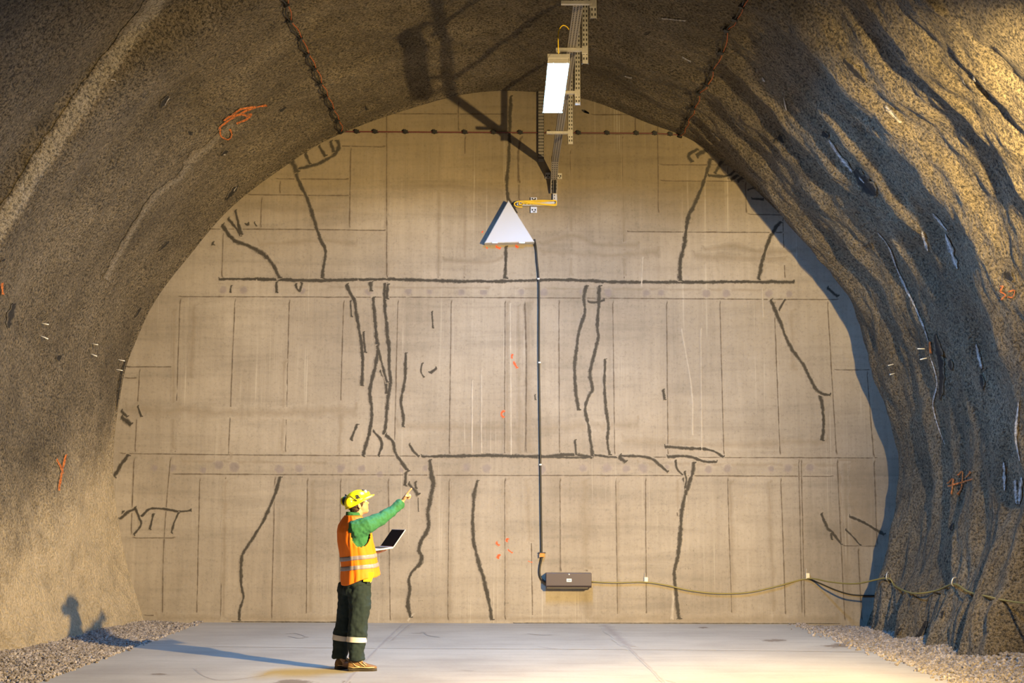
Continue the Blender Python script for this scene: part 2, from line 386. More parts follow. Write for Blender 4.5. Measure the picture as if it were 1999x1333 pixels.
CR = [
 ([(425,545),(520,545),(640,547),(760,545),(860,548),(990,549),(1040,547),(1100,546),(1200,550),(1330,551),(1450,550),(1552,551)],7),
 ([(500,546),(640,548),(700,546)],6), ([(820,891),(880,890),(950,889),(1050,891),(1110,888),(1158,892)],7), ([(1158,888),(1207,893)],6),
 ([(1160,892),(1120,893),(1050,892)],4),
 ([(1208,889),(1265,893),(1288,908),(1305,922)],6), ([(1207,888),(1214,896),(1222,904)],9), ([(1295,872),(1345,875),(1385,878),(1414,893)],6),
 ([(1300,891),(1345,891),(1375,901),(1402,901)],6), ([(1318,896),(1322,915),(1334,928)],5), ([(1335,918),(1339,935),(1338,955)],5),
 ([(1354,900),(1352,920),(1345,945),(1332,990),(1328,1040),(1326,1060),(1322,1090),(1316,1120),(1320,1160),(1325,1210)],9), ([(1333,930),(1341,950)],6),
 ([(997,185),(995,260),(992,320),(989,360),(992,385),(1000,400)],8), ([(988,478),(986,545)],8),
 ([(573,315),(580,345),(600,390),(612,425),(625,465),(635,490),(632,520),(629,545)],8), ([(580,330),(600,325),(625,318),(650,303),(661,288),(658,272)],8),
 ([(595,297),(606,322)],7), ([(621,283),(637,306)],7), ([(645,273),(652,298)],8), ([(568,310),(580,338)],12),
 ([(432,437),(455,468),(485,480),(512,495),(535,520),(546,545)],9), ([(443,425),(462,447),(470,463)],6), ([(459,408),(465,435),(470,460)],7),
 ([(478,440),(488,436)],6), ([(495,432),(501,443)],4), ([(415,470),(416,480)],7),
 ([(452,555),(449,572)],4), ([(539,548),(540,573)],6), ([(576,552),(579,563),(585,568),(588,560),(590,550)],6),
 ([(675,553),(688,580),(693,590),(700,640),(708,690),(707,740),(706,754)],8), ([(709,645),(713,690)],6), ([(684,585),(686,620)],4),
 ([(722,548),(724,570)],8), ([(728,578),(732,620),(735,660),(738,680),(734,710),(724,750),(722,770),(726,800),(723,835),(716,865),(708,892)],8),
 ([(736,672),(745,710),(757,748)],7), ([(752,550),(751,590),(755,640),(759,680),(760,720),(762,745),(756,790),(753,830),(750,850)],8), ([(757,552),(755,585)],8),
 ([(741,720),(752,740),(754,770)],6), ([(723,835),(745,862),(738,892)],6), ([(750,848),(766,862),(773,885),(790,910),(798,922)],8), ([(793,918),(790,950)],8),
 ([(795,942),(808,955),(818,967)],8), ([(810,938),(812,955)],5), ([(816,970),(817,1000)],2),
 ([(792,686),(790,740),(783,780),(787,810),(787,835)],7), ([(843,606),(845,642)],4), ([(825,706),(822,725),(828,738)],4), ([(838,730),(854,717)],6),
 ([(699,825),(684,860)],6), ([(797,865),(808,882),(820,892)],6),
 ([(838,895),(843,930),(846,945),(840,975),(835,1000),(836,1030),(822,1055),(818,1075),(823,1085),(820,1100),(805,1115),(798,1130),(800,1150),(796,1180),(803,1207)],9),
 ([(932,935),(926,965),(923,1010),(925,1060),(935,1100),(947,1140),(955,1180),(961,1212)],8),
 ([(548,928),(538,960),(520,1005),(497,1045),(476,1078),(471,1095),(471,1140),(475,1165),(468,1190),(466,1212)],7),
 ([(252,885),(238,905),(222,932)],8), ([(235,800),(250,815)],7), ([(235,812),(258,830)],9), ([(268,790),(277,815)],5),
 ([(232,1015),(250,1000),(268,992)],6), ([(262,988),(272,1010),(275,1025),(260,1045)],6), ([(240,995),(238,1012)],5), ([(275,1010),(290,995),(308,992),(350,998),(375,996)],5),
 ([(300,1000),(292,1035)],5), ([(350,998),(340,1020),(334,1042)],5),
 ([(1145,555),(1140,580),(1142,610),(1132,640),(1124,690),(1122,740),(1126,780),(1130,802)],8),
 ([(1170,555),(1168,600),(1166,640),(1168,660),(1158,700),(1152,730),(1156,760),(1150,770),(1142,800),(1150,840),(1157,892)],8), ([(1145,588),(1160,590),(1182,585)],5),
 ([(1181,698),(1180,750),(1182,790),(1187,830),(1185,860),(1191,890)],7), ([(1122,856),(1125,890)],5), ([(1294,758),(1298,782)],6), ([(1044,768),(1045,782)],3),
 ([(1503,583),(1515,610),(1525,635),(1545,680),(1570,715),(1590,755),(1605,768),(1623,771)],8), ([(1534,582),(1518,610)],6), ([(1600,768),(1606,800),(1608,830),(1604,861)],8),
 ([(1613,560),(1637,580)],6),
 ([(1388,308),(1378,340),(1360,390),(1345,420),(1340,450),(1335,480),(1328,510),(1328,550)],9), ([(1365,290),(1345,303),(1352,318)],8), ([(1380,292),(1358,305)],9),
 ([(1410,312),(1395,340)],7), ([(1380,343),(1420,343),(1436,332)],7), ([(1442,340),(1425,352)],6), ([(1452,345),(1438,354)],6), ([(1474,366),(1458,371)],4),
 ([(1465,388),(1492,389)],5), ([(1525,430),(1505,460),(1490,500),(1480,547)],9),
 ([(1602,1000),(1615,1030),(1625,1040),(1645,1065)],6), ([(1622,1038),(1624,1055)],5), ([(1655,1007),(1690,1022),(1728,1045)],6), ([(1648,1032),(1665,1048),(1681,1066)],4),
 ([(450,1213),(620,1214),(700,1214)],2), ([(1000,1216),(1200,1216),(1640,1217)],1.5),
]
for p, w_ in CR: wstroke(wm, 1, p, w_)
for p, w_ in [([(1000,690),(998,700)],4), ([(1001,705),(1010,720)],4), ([(985,800),(978,808),(984,816)],4), ([(967,1058),(975,1066)],5), ([(992,1049),(988,1058)],6), ([(976,1080),(970,1090)],5), ([(990,1072),(1001,1080)],3),
              ([(966,481),(978,486)],5), ([(1005,480),(1012,484)],4), ([(948,482),(952,486)],3), ([(943,450),(940,455)],2), ([(1030,1095),(1040,1098)],1.5)]: wstroke(wm, 4, p, w_)
for p, w_ in [([(1345,470),(1350,870)],0)] and [([(1330,640),(1350,760),(1352,850)],3), ([(1368,640),(1370,880)],2.5), ([(1338,930),(1340,980)],3), ([(940,720),(940,885)],3), ([(922,740),(922,885)],3), ([(996,590),(998,890)],3), ([(1318,1130),(1312,1210)],7), ([(810,1195),(795,1212)],4), ([(1255,500),(1252,560)],3), ([(1488,560),(1490,620)],2.5)]:
    wstroke(wm, 6, p, w_)
for p, w_ in [([(1030,585),(1031,885)],16), ([(990,585),(991,885)],10), ([(1012,590),(1014,885)],8), ([(1028,930),(1034,1060)],14), ([(986,930),(988,1210)],16), ([(1142,930),(1144,1112)],18), ([(1144,1150),(1148,1212)],16), ([(877,935),(876,1210)],14),
              ([(1016,270),(1014,395)],9), ([(858,262),(856,540)],8), ([(755,230),(754,540)],8), ([(908,300),(907,540)],6), ([(1115,300),(1115,540)],8), ([(1217,270),(1219,540)],8), ([(1322,930),(1324,1000)],9), ([(1545,600),(1548,725)],14), ([(440,935),(436,1210)],8),
              ([(555,700),(550,885)],8), ([(667,800),(662,885)],10), ([(700,930),(700,1010)],10), ([(610,935),(606,1210)],9), ([(1425,935),(1430,1210)],12), ([(1500,935),(1512,1210)],10), ([(1205,935),(1208,1210)],8), ([(1650,900),(1655,1210)],12), ([(340,600),(338,880)],8), ([(380,590),(372,740)],12),
              ([(300,1205),(700,1208)],14), ([(760,1206),(1150,1207)],12), ([(1150,1208),(1640,1209)],18), ([(240,800),(520,806),(700,800)],22), ([(770,830),(1000,835),(1250,828)],20), ([(1210,860),(1400,868),(1620,860)],18), ([(350,900),(640,903)],8), ([(1240,905),(1640,908)],9), ([(450,900),(452,880)],10),
              ([(760,372),(870,366),(985,378)],20), ([(1110,380),(1200,372),(1330,384),(1450,380)],16), ([(500,400),(560,410),(680,404)],12), ([(860,505),(950,512),(985,500)],10), ([(1050,490),(1180,498),(1290,492)],14), ([(1350,500),(1540,505)],16), ([(640,560),(960,562)],5), ([(1000,563),(1500,566)],6)]:
    wstroke(wm, 7, p, w_, .0004, .06, .4, 1.4)
random.seed(3)
for cx, cy in ((1345,1075),(1345,1110),(1345,1148),(1338,1180),(845,1050),(822,1115),(822,1172),(1003,1177)):   # faint pencil notes
    x = cx-8
    while x < cx+10:
        wstroke(wm, 1, [(x, cy-1.2+random.random()), (x+1.4, cy+1.4)], .7, .0006, .02, .1); x += 3.2
wstroke(wm, 1, [(983,1177),(994,1177)], .7); wstroke(wm, 1, [(985,1171),(985,1183)], .7)
wall = wm.build('wall_back', [M_WALL, M_CRACK, M_JOINT, M_PATCH, M_ORANGE, M_DAMP, M_WHITEW, M_STREAK], kind='structure')
ta = wall.data.attributes.new('tone', 'FLOAT', 'FACE'); random.seed(12)
ta.data.foreach_set('value', [(.5 if i >= NPAN else min(1, max(0, random.gauss(.5, .14)))) for i in range(len(wall.data.polygons))])
tv = bpy.data.objects  # (strokes keep the middle tone)

# ------------------------------------------------------------------ tunnel lining
CP = [(287,1232),(283,1220),(272,1180),(255,1130),(238,1060),(228,1000),(221,930),(220,880),(224,820),(231,770),(243,710),(262,665),(290,600),(310,570),(335,535),(365,500),(400,455),(440,410),(480,375),
      (520,345),(560,318),(600,290),(640,268),(670,255),(720,235),(780,215),(850,195),(900,184),(950,178),(1000,177),(1060,181),(1120,188),(1180,205),(1240,230),(1290,250),(1330,262),(1370,285),
      (1405,312),(1440,337),(1480,375),(1520,415),(1560,457),(1598,496),(1638,546),(1667,592),(1692,652),(1715,707),(1736,765),(1752,830),(1760,880),(1765,930),(1765,980),(1753,1040),(1738,1100),(1716,1160),(1690,1218),(1686,1232)]
cp = [on_wall(x, y) for x, y in CP]
cp = [cp[0] + Vector((.03, 0, -.25))] + cp + [cp[-1] + Vector((-.03, 0, -.25))]
sp_ = spline(cp, .05)
L = [0]
for a, b in zip(sp_[:-1], sp_[1:]): L.append(L[-1] + (b-a).length)
LT = L[-1]; NS = 1000
cs = np.linspace(0, LT, NS); CX = np.interp(cs, L, [p.x for p in sp_]); CZ = np.interp(cs, L, [p.z for p in sp_])
k_ = np.ones(25)/25   # light smoothing keeps the outline but rounds the kinks
def smo(a):
    b = np.concatenate([2*a[0]-a[12:0:-1], a, 2*a[-1]-a[-2:-14:-1]]); return np.convolve(b, k_, 'valid')
CX = smo(CX); CZ = smo(CZ)
TX = np.gradient(CX); TZ = np.gradient(CZ); tl = np.hypot(TX, TZ); NX = TZ/tl; NZ = -TX/tl
def sst(a, b, x):
    t = min(1, max(0, (x-a)/(b-a))); return t*t*(3-2*t)
def saw(y, y0, amp, wu, wd):
    return amp*sst(y0-wu, y0, y) if y < y0 else amp*math.exp(-((y-y0)/wd)**1.4)
nz3 = lambda a, b, c: noise.noise(Vector((a, b, c)))
def disp(s, x0, z0, y):
    d = D - y; a = s/LT
    Rw = sst(.56, .72, a); Lw = 1 - sst(.30, .5, a)
    wob = .35*nz3(s*.28, 3.3, 1.1) + .12*nz3(s*1.1, 1.2, 5)
    h = 0
    if Rw > 0:
        hr = saw(y, 13.7+wob, .33, .9, .55) + saw(y, 14.95+wob*1.3, .10+.07*nz3(s*.5, 7, 0), .45, .35) + saw(y, 16.0-wob, .11+.08*nz3(s*.6, 2, 0), .5, .35) \
           + saw(y, 17.2+wob, .10+.07*nz3(s*.5, 4, 0), .5, .4) + saw(y, 18.25, .10, .5, .35)
        hr += .15*nz3(s*.45, y*1.1, 0) + .14*nz3(s*.9, y*2.8, 4) + .085*nz3(s*1.9, y*5, 8) + .03*nz3(s*4, y*9, 2)
        h += Rw*hr
    hl = saw(y, 13.6+wob*.3, .20, .36, .9) - .12*sst(12.4, 13.18, y)*(1 if y < 13.3 else sst(13.9,13.3,y)) + saw(y, 17.1+wob, .04, .35, .3) - .10*sst(13.2, 11.8, y)
    hl += .10*nz3(s*.4, y*.7, 2) + .045*nz3(s*1.0, y*1.6, 6) + .02*nz3(s*3, y*4, 3)
    h += (1-Rw)*hl
    h += .012*nz3(s*7, y*7, 1) + .007*nz3(s*15, y*15, 1)
    h *= 1 - math.exp(-(d/.30))
    if a > .5:
        lf = sst(.62, .70, a)*(1-sst(.955, .985, a)); h = h*(1-.35*lf) + lf*.27*sst(.12, .85, d)*(1-.35*sst(1.0, 2.6, d))
    if a < .12: h -= .085*d*(1-sst(.03, .13, a))
    # bead of mortar where the lining meets the left of the end wall
    if .10 < a < .50: h += .035*math.exp(-((d-.03)/.05)**2) * sst(.10, .16, a) * (1-sst(.42, .5, a))
    # recess low on the right, close to the camera
    if x0 > 0 and z0 < 2.6: h -= .80*sst(14.5, 14.1, y) * (1-sst(1.72, 2.0, z0 + .12*nz3(y*2, 0, 0)))
    if x0 > 0 and z0 < .9: h += .13*(1-sst(0, .8, z0))*sst(.2, 2.5, d)*(1+.6*nz3(y*1.5, 3, 3))*sst(14.4, 14.8, y)
    return h
ys = list(np.arange(-5, 11.2, .35)) + list(np.arange(11.3, 17.6, .024)) + list(np.arange(17.6, D-.22, .02)) + [D-.2, D-.17, D-.14, D-.115, D-.09, D-.07, D-.05, D-.035, D-.02, D-.008, D+.03]
NY = len(ys)
P = np.zeros((NY, NS, 3))
for i, y in enumerate(ys):
    row = [disp(cs[j], CX[j], CZ[j], min(y, D)) if (y > 11 or j % 4 == 0) else 0 for j in range(NS)]
    if y <= 11:
        row = np.interp(np.arange(NS), np.arange(0, NS, 4), row[::4])
    row = np.array(row)
    P[i, :, 0] = CX + NX*row; P[i, :, 2] = CZ + NZ*row; P[i, :, 1] = y
dy = np.gradient(P, axis=0); ds = np.gradient(P, axis=1)
NN = np.cross(dy, ds); NN /= np.linalg.norm(NN, axis=2, keepdims=True)
mid = P[NY//2, NS//2]
if NN[NY//2, NS//2, 2] > 0: NN = -NN
iy0 = next(i for i, y in enumerate(ys) if y > 11.5)
def grid_faces(i0, i1, j0, j1, n):
    I, Jx = np.meshgrid(np.arange(i0, i1), np.arange(j0, j1), indexing='ij'); a = I*n + Jx
    return np.stack([a, a+n, a+n+1, a+1], -1).reshape(-1, 4)
flat = P[iy0:].reshape(-1, 3)
BV = BVHTree.FromPolygons([tuple(p) for p in flat[:, :]], [tuple(int(q) for q in f) for f in grid_faces(0, NY-iy0-1, 0, NS-1, NS)])
def hit(px, py):
    d = ray(px, py); r = BV.ray_cast(EYE, d)
    if r[0] is None: return at_y(px, py, 14), Vector((0, -1, 0))
    n = r[1]
    if n.dot(d) > 0: n = -n
    return r[0], n
def lstroke(mb, mi, px, w, lift=.007, wob=.3, step_px=5, taper=False):
    pp = spline([Vector((x, y, 0)) for x, y in px], step_px); n = len(pp); vs = []; uv = []
    _st[0] += 1; sd = px[0][0]*.13; LL = 0
    for i, p in enumerate(pp):
        t = (pp[min(i+1, n-1)] - pp[max(i-1, 0)]).normalized(); sdv = Vector((-t.y, t.x, 0))
        ww = w*.65*(1 + wob*1.6*noise.noise(Vector((i*.35, sd, 0))))
        if taper: ww *= math.sin(math.pi*min(.97, max(.03, i/(n-1))))**.5
        US = (-1, 0, 1) if w < 15 else (-1, -.75, -.5, -.25, 0, .25, .5, .75, 1)
        for u in US:
            q = p + sdv*(u*ww); hp, hn = hit(q.x, q.y); vs.append(hp + hn*(lift + (_st[0] % 9)*.0004)); uv.append((1.0 if i in (0, n-1) else u, 0))
    K_ = len(US); mb.add(vs, [(i*K_+k, i*K_+k+1, (i+1)*K_+k+1, (i+1)*K_+k) for i in range(n-1) for k in range(K_-1)], mi, uv)
jL, jR = int(NS*.335), int(NS*.665)
LST = {'wall_left': MB(), 'ceiling': MB(), 'wall_right': MB()}
LM = [M_LINE, M_LORANGE, M_LWHITE, M_LPALE, M_LDARK, M_LBAND]
l_ = LST['wall_left']
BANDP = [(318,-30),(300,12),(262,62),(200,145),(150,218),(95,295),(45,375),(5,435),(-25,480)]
for p, w_ in [([(522,204),(500,208),(478,216),(455,228),(440,238),(428,248),(429,255)],4), ([(500,207),(470,212),(452,224)],4), ([(478,224),(490,222),(480,232),(460,240)],4), ([(436,236),(445,228),(470,222),(484,226)],5), ([(428,250),(431,265),(445,271),(452,262),(448,250)],3),
              ([(484,222),(480,232)],4), ([(108,895),(118,912),(122,925)],4), ([(128,885),(120,920),(113,958)],4), ([(2,550),(4,575)],5)]: lstroke(l_, 1, p, w_, .009)
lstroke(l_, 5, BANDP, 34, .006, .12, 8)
lstroke(l_, 3, [(455,240),(430,262),(400,292),(376,308),(352,345),(325,365),(300,385),(270,430),(235,490),(205,545)], 11, .006)
lstroke(l_, 3, [(400,290),(380,305),(360,330)], 20, .006, .5, 5, True); lstroke(l_, 3, [(455,238),(440,255)], 9)
for p, w_ in [([(465,360),(452,375),(440,390)],9), ([(372,254),(368,262)],9), ([(445,293),(430,303)],7), ([(328,185),(312,210)],9), ([(559,207),(545,217)],8), ([(116,692),(112,704)],9), ([(28,590),(20,615),(15,640)],12), ([(262,620),(275,600)],4), ([(308,490),(330,470)],4),
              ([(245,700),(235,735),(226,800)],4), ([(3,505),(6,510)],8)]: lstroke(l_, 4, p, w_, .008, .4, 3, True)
for p, w_ in [([(460,362),(455,372)],3), ([(435,302),(440,300)],3), ([(330,188),(320,205)],2), ([(228,158),(215,155)],3)]: lstroke(l_, 2, p, w_, .012)  # small white marks, among them a glint painted in a hollow
r_ = LST['wall_right']
for p, w_ in [([(1618,272),(1640,305),(1665,335),(1688,358)],8), ([(1713,452),(1735,480),(1750,520),(1768,560),(1790,605),(1808,650),(1816,680)],4), ([(1815,690),(1830,745),(1822,790),(1833,835),(1846,868)],3), ([(1800,450),(1812,490)],6), ([(1846,455),(1858,490),(1870,525)],9),
              ([(1820,415),(1850,450)],5), ([(1905,670),(1912,700),(1916,720)],7), ([(1990,780),(1984,850),(1992,900)],5), ([(1982,935),(1985,985)],8), ([(1995,930),(1990,985)],8), ([(1960,900),(1962,960)],6), ([(1530,188),(1536,215)],3), ([(1728,205),(1760,240)],9), ([(1488,150),(1494,160)],4), ([(1900,148),(1904,160)],5), ([(1880,155),(1886,165)],4)]:
    lstroke(r_, 2, p, w_, .008, .5, 5, True)
for p, w_ in [([(1952,560),(1960,558),(1954,568),(1964,575),(1954,585)],3), ([(1968,570),(1982,566),(1978,580),(1968,578)],3), ([(1850,945),(1862,935),(1858,965)],3), ([(1870,930),(1880,920),(1878,950),(1870,965)],3), ([(1885,935),(1897,920)],3), ([(1850,950),(1900,935)],3), ([(1815,665),(1818,690)],4)]:
    lstroke(r_, 1, p, w_, .009)
for p, w_ in [([(1515,268),(1510,280)],5), ([(1520,262),(1530,280)],8), ([(1604,258),(1618,268)],14), ([(1695,470),(1703,485)],8), ([(1682,480),(1696,478)],4), ([(1960,530),(1978,548)],14), ([(1826,650),(1838,720),(1836,780)],12), ([(1668,330),(1690,360),(1710,382)],24), ([(1855,700),(1858,722)],8), ([(1842,1190),(1838,1208)],8),
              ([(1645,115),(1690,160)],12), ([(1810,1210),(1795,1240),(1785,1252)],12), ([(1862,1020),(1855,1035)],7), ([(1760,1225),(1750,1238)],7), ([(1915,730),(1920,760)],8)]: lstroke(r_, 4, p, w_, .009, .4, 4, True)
c_ = LST['ceiling']
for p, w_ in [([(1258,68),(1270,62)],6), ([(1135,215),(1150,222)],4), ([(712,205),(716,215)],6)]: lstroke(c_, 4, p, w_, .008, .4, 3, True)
for p, w_ in [([(1290,35),(1340,40)],3), ([(1218,148),(1235,152)],3), ([(1330,110),(1350,120)],3)]: lstroke(c_, 2, p, w_, .008)
for nm, j0, j1 in (('wall_left', 0, jL), ('ceiling', jL, jR), ('wall_right', jR, NS-1)):
    cols = j1-j0+1
    sub = P[:, j0:j1+1].reshape(-1, 3); nr = NN[:, j0:j1+1].reshape(-1, 3); st = LST[nm]
    V = np.vstack([sub] + ([np.array(st.v)] if st.v else [])); fg = grid_faces(0, NY-1, 0, cols-1, cols).tolist(); nb = len(sub)
    me = bpy.data.meshes.new(nm); me.from_pydata(V.tolist(), [], fg + [tuple(i+nb for i in f) for f in st.f])
    for m_ in LM: me.materials.append(m_)
    me.polygons.foreach_set('material_index', [0]*len(fg) + st.m)
    uvl = me.uv_layers.new(name='UVMap'); li = np.zeros(len(me.loops), dtype=np.int32); me.loops.foreach_get('vertex_index', li)
    U = np.vstack([np.zeros((nb, 2))] + ([np.array(st.uv)] if st.uv else [])); uvl.data.foreach_set('uv', U[li].astype(np.float32).ravel())
    me.polygons.foreach_set('use_smooth', [True]*len(me.polygons)); me.update()
    Nall = np.zeros((len(V), 3)); me.vertex_normals.foreach_get('vector', tmp := np.zeros(len(V)*3, dtype=np.float32)) if False else None
    Nall[:nb] = nr
    if st.v:
        for q in range(nb, len(V)):
            r = BV.find_nearest(Vector(V[q])); n = r[1]
            if n.dot(Vector(V[q]) - EYE) > 0: n = -n
            Nall[q] = n
    me.normals_split_custom_set_from_vertices([tuple(n) for n in Nall])
    o = bpy.data.objects.new(nm, me); C.objects.link(o); o['kind'] = 'structure'

# ------------------------------------------------------------------ floor slab
fm = MB()
A, B = on_floor(385, 1215), on_floor(60, 1333); E, G = on_floor(1575, 1220), on_floor(1890, 1333)
def xl(y): return A.x + (B.x-A.x)*(y-A.y)/(B.y-A.y)
def xr(y): return E.x + (G.x-E.x)*(y-E.y)/(G.y-E.y)
yy = [-5 + .5*k for k in range(49)]; yy = [y for y in yy if y < D] + [D]
vs = []
for y in yy: vs += [(xl(y), y, 0), (xr(y), y, 0), (xl(y), y, -.18), (xr(y), y, -.18)]
fs = []
for i in range(len(yy)-1):
    a = i*4; b = a+4; fs += [(a, a+1, b+1, b), (a, b, b+2, a+2), (a+1, a+3, b+3, b+1), (a+2, b+2, b+3, a+3)]
fs += [(0, 2, 3, 1)]
fm.add(vs, fs)
UP = Vector((0, 0, 1))
def fstroke(mi, px, w0, lift=.0012):
    pts = spline([on_floor(*p) for p in px], .08)
    ribbon(fm, mi, pts, [w0]*len(pts), lambda p: UP, lift, .3, px[0][0])
fstroke(2, [(786,1219),(735,1268),(700,1305),(670,1340)], .025); fstroke(2, [(800,1219),(765,1250)], .02)
fstroke(2, [(1176,1219),(1215,1252),(1255,1290),(1305,1340)], .025); fstroke(2, [(1178,1219),(1195,1233),(1225,1262)], .10)
fstroke(2, [(400,1262),(800,1266),(1250,1268),(1720,1273)], .012)
for p in ([(560,1237),(575,1236),(590,1240),(600,1244)], [(563,1242),(585,1246),(598,1243)], [(802,1236),(820,1236),(828,1234),(835,1240),(857,1244)], [(1030,1237),(1060,1240),(1078,1239)], [(1050,1262),(1090,1267),(1125,1268)], [(380,1305),(400,1320),(440,1328),(520,1318)], [(1280,1330),(1300,1328),(1318,1333)], [(900,1308),(925,1310)]):
    fstroke(2, p, .016)
for cx, cy, rx, ry in ((1512,1250,29,3), (1648,1260,50,5.5), (1372,1225,12,1.5), (570,1331,42,6), (311,1316,20,1.7), (676,1331,11,3.5), (1870,1299,10,1.2), (1740,1240,4,.8)):
    wblob(fm, 1, cx, cy, rx, ry, .0016, 28, on_floor, UP, .5)
fm.build('floor', [M_FLOOR, M_FSTAIN, M_FSEAM], kind='structure')

# ------------------------------------------------------------------ gravel strips
ico = bmesh.new(); bmesh.ops.create_icosphere(ico, subdivisions=1, radius=1); IV = np.array([v.co[:] for v in ico.verts]); IF = np.array([[v.index for v in f.verts] for f in ico.faces]); ico.free()
def gravel(name, side, n, label, seed):
    rng = np.random.default_rng(seed); Vs = []; Fs = []
    bed = []; ny_ = 60; nx_ = 10; y0, y1 = -5.0, D
    yr = np.concatenate([np.linspace(-5, 11.5, 12), np.linspace(11.8, D, 48)])
    def wallx(y): return (-5.25 - .065*(D-y)) if side < 0 else 5.35
    def zt(x, y):
        e = xl(y) if side < 0 else xr(y); t = min(1, max(0, (x-e)/(wallx(y)-e)))
        return -.035 + (.05*t if side < 0 else .16*t*t*min(1, (D-y)/3)) + .02*nz3(x*2, y*2, 0)
    for y in yr:
        e = xl(y) if side < 0 else xr(y); far = wallx(y) + side*(.30 if (side < 0 or y > 14.8) else 1.3)
        for k in range(nx_): x = e + (far-e)*k/(nx_-1); bed.append((x, y, zt(x, y)))
    fb = [[i*nx_+k, i*nx_+k+1, (i+1)*nx_+k+1, (i+1)*nx_+k] for i in range(len(yr)-1) for k in range(nx_-1)]
    V = [np.array(bed)]; base = len(bed); F_ = []
    for q in range(n):
        y = D - .02 - (D-11.9)*rng.random(); e = xl(y) if side < 0 else xr(y)
        x = e + side*.02 + (wallx(y) + side*(.12 if (side < 0 or y > 14.5) else .9) - e)*rng.random()
        if q % 14 == 0: x = e - side*abs(rng.normal(0, .10 if side > 0 else .04))
        r = rng.uniform(.010, .024)
        z = max(zt(x, y), 0.0 if (x-e)*side < 0 else -9) + r*.3
        s = r*rng.uniform(.65, 1.25, 3); a = rng.uniform(0, 6.28, 2)
        v = IV * (1 + rng.uniform(-.28, .28, (len(IV), 1))) * s
        ca, sa = math.cos(a[0]), math.sin(a[0]); cb, sb = math.cos(a[1]), math.sin(a[1])
        v = v @ np.array([[ca, -sa, 0], [sa, ca, 0], [0, 0, 1]]) @ np.array([[1, 0, 0], [0, cb, -sb], [0, sb, cb]])
        V.append(v + (x, y, z)); F_.append(IF + base); base += len(IV)
    me = bpy.data.meshes.new(name); me.from_pydata(np.vstack(V).tolist(), [], fb + np.vstack(F_).tolist()); me.materials.append(M_ROCK)
    o = bpy.data.objects.new(name, me); C.objects.link(o); tag(o, label, 'gravel', None, 'stuff')
gravel('gravel_strip', -1, 13000, 'strip of loose crushed gravel along the foot of the left tunnel wall', 1)
gravel('gravel_strip', 1, 12000, 'strip of loose crushed gravel along the foot of the right tunnel wall', 2)
# ------------------------------------------------------------------ the person
PO = on_floor(690, 1307); HD = math.radians(30)
fx, fy = math.cos(HD), math.sin(HD)
def T(lx, ly, z): return Vector((lx*fx - ly*fy, lx*fy + ly*fx, z))
def ringxy(c, rx, ry, n=28, ang=HD, tilt=0.0, sq=2.3):
    out = []
    for j in range(n):
        a = 2*math.pi*j/n; ca, sa = math.cos(a), math.sin(a)
        u = math.copysign(abs(ca)**(2/sq), ca)*rx; v = math.copysign(abs(sa)**(2/sq), sa)*ry
        out.append(Vector((c[0] + u*math.cos(ang) - v*math.sin(ang), c[1] + u*math.sin(ang) + v*math.cos(ang), c[2] + tilt*u)))
    return out
def tube_rings(pts, radii, n=20, squash=1.0):
    pts = [Vector(p) for p in pts]; k = len(pts); out = []; up = None
    for i, p in enumerate(pts):
        t = (pts[min(i+1, k-1)] - pts[max(i-1, 0)]).normalized()
        if up is None: up = Vector((0, 1, 0))
        up = (up - t*up.dot(t)).normalized(); bn = t.cross(up)
        out.append([p + (up*math.cos(2*math.pi*j/n)*squash + bn*math.sin(2*math.pi*j/n))*radii[i] for j in range(n)])
    return out
def wrinkle(o, amp, sc, seed=0, stretch=(1, 1, 1)):
    me = o.data; n = len(me.vertices); co = np.zeros(n*3, dtype=np.float32); me.vertices.foreach_get('co', co); co = co.reshape(-1, 3)
    no = np.array([v.normal[:] for v in me.vertices])
    d = np.array([noise.noise(Vector((c[0]*sc*stretch[0]+seed, c[1]*sc*stretch[1], c[2]*sc*stretch[2]))) + .5*noise.noise(Vector((c[0]*sc*2.3, c[1]*sc*2.3+seed, c[2]*sc*2.3))) for c in co.tolist()])
    co = co + no*(d*amp)[:, None]; me.vertices.foreach_set('co', co.astype(np.float32).ravel()); me.update()

M_SKIN = simple('skin', (.50, .28, .17), .55, 0, .05, 20); M_HAIR = simple('dark_brown_hair', (.035, .018, .010), .7, 0, .3, 90)
M_GREEN = simple('green_work_cloth', (.022, .145, .060), .85, 0, .12, 12); M_TROU = simple('dark_green_work_cloth', (.007, .019, .024), .9, 0, .25, 8)
M_VEST = simple('orange_high_visibility_mesh', (.95, .21, .005), .7, 0, .05, 10); M_REFL = simple('silver_reflective_tape', (.27, .25, .30), .4, .1, .08, 20)
M_HELM = simple('yellow_helmet_shell', (.95, .80, .01), .28, 0, .03, 4); M_YFLAP = simple('yellow_lining', (.95, .82, .02), .6)
M_BAND = simple('pale_reflective_tape', (.62, .60, .60), .5, 0, .06, 20); M_SHOE = simple('brown_suede', (.17, .095, .04), .8, 0, .25, 30)
M_TAN = simple('tan_trim', (.60, .45, .26), .7); M_SOLE = simple('dark_rubber_sole', (.035, .027, .02), .7)
M_LIP = simple('lips', (.45, .17, .13), .5); M_EYE = simple('eye_white', (.8, .8, .78), .3)
M_SCREEN = simple('laptop_black_glass', (.006, .004, .004), .6); M_SCREEN.node_tree.nodes['Principled BSDF'].inputs['Specular IOR Level'].default_value = .1
M_ALU = simple('laptop_silver_case', (.78, .76, .72), .4, .3, .02)

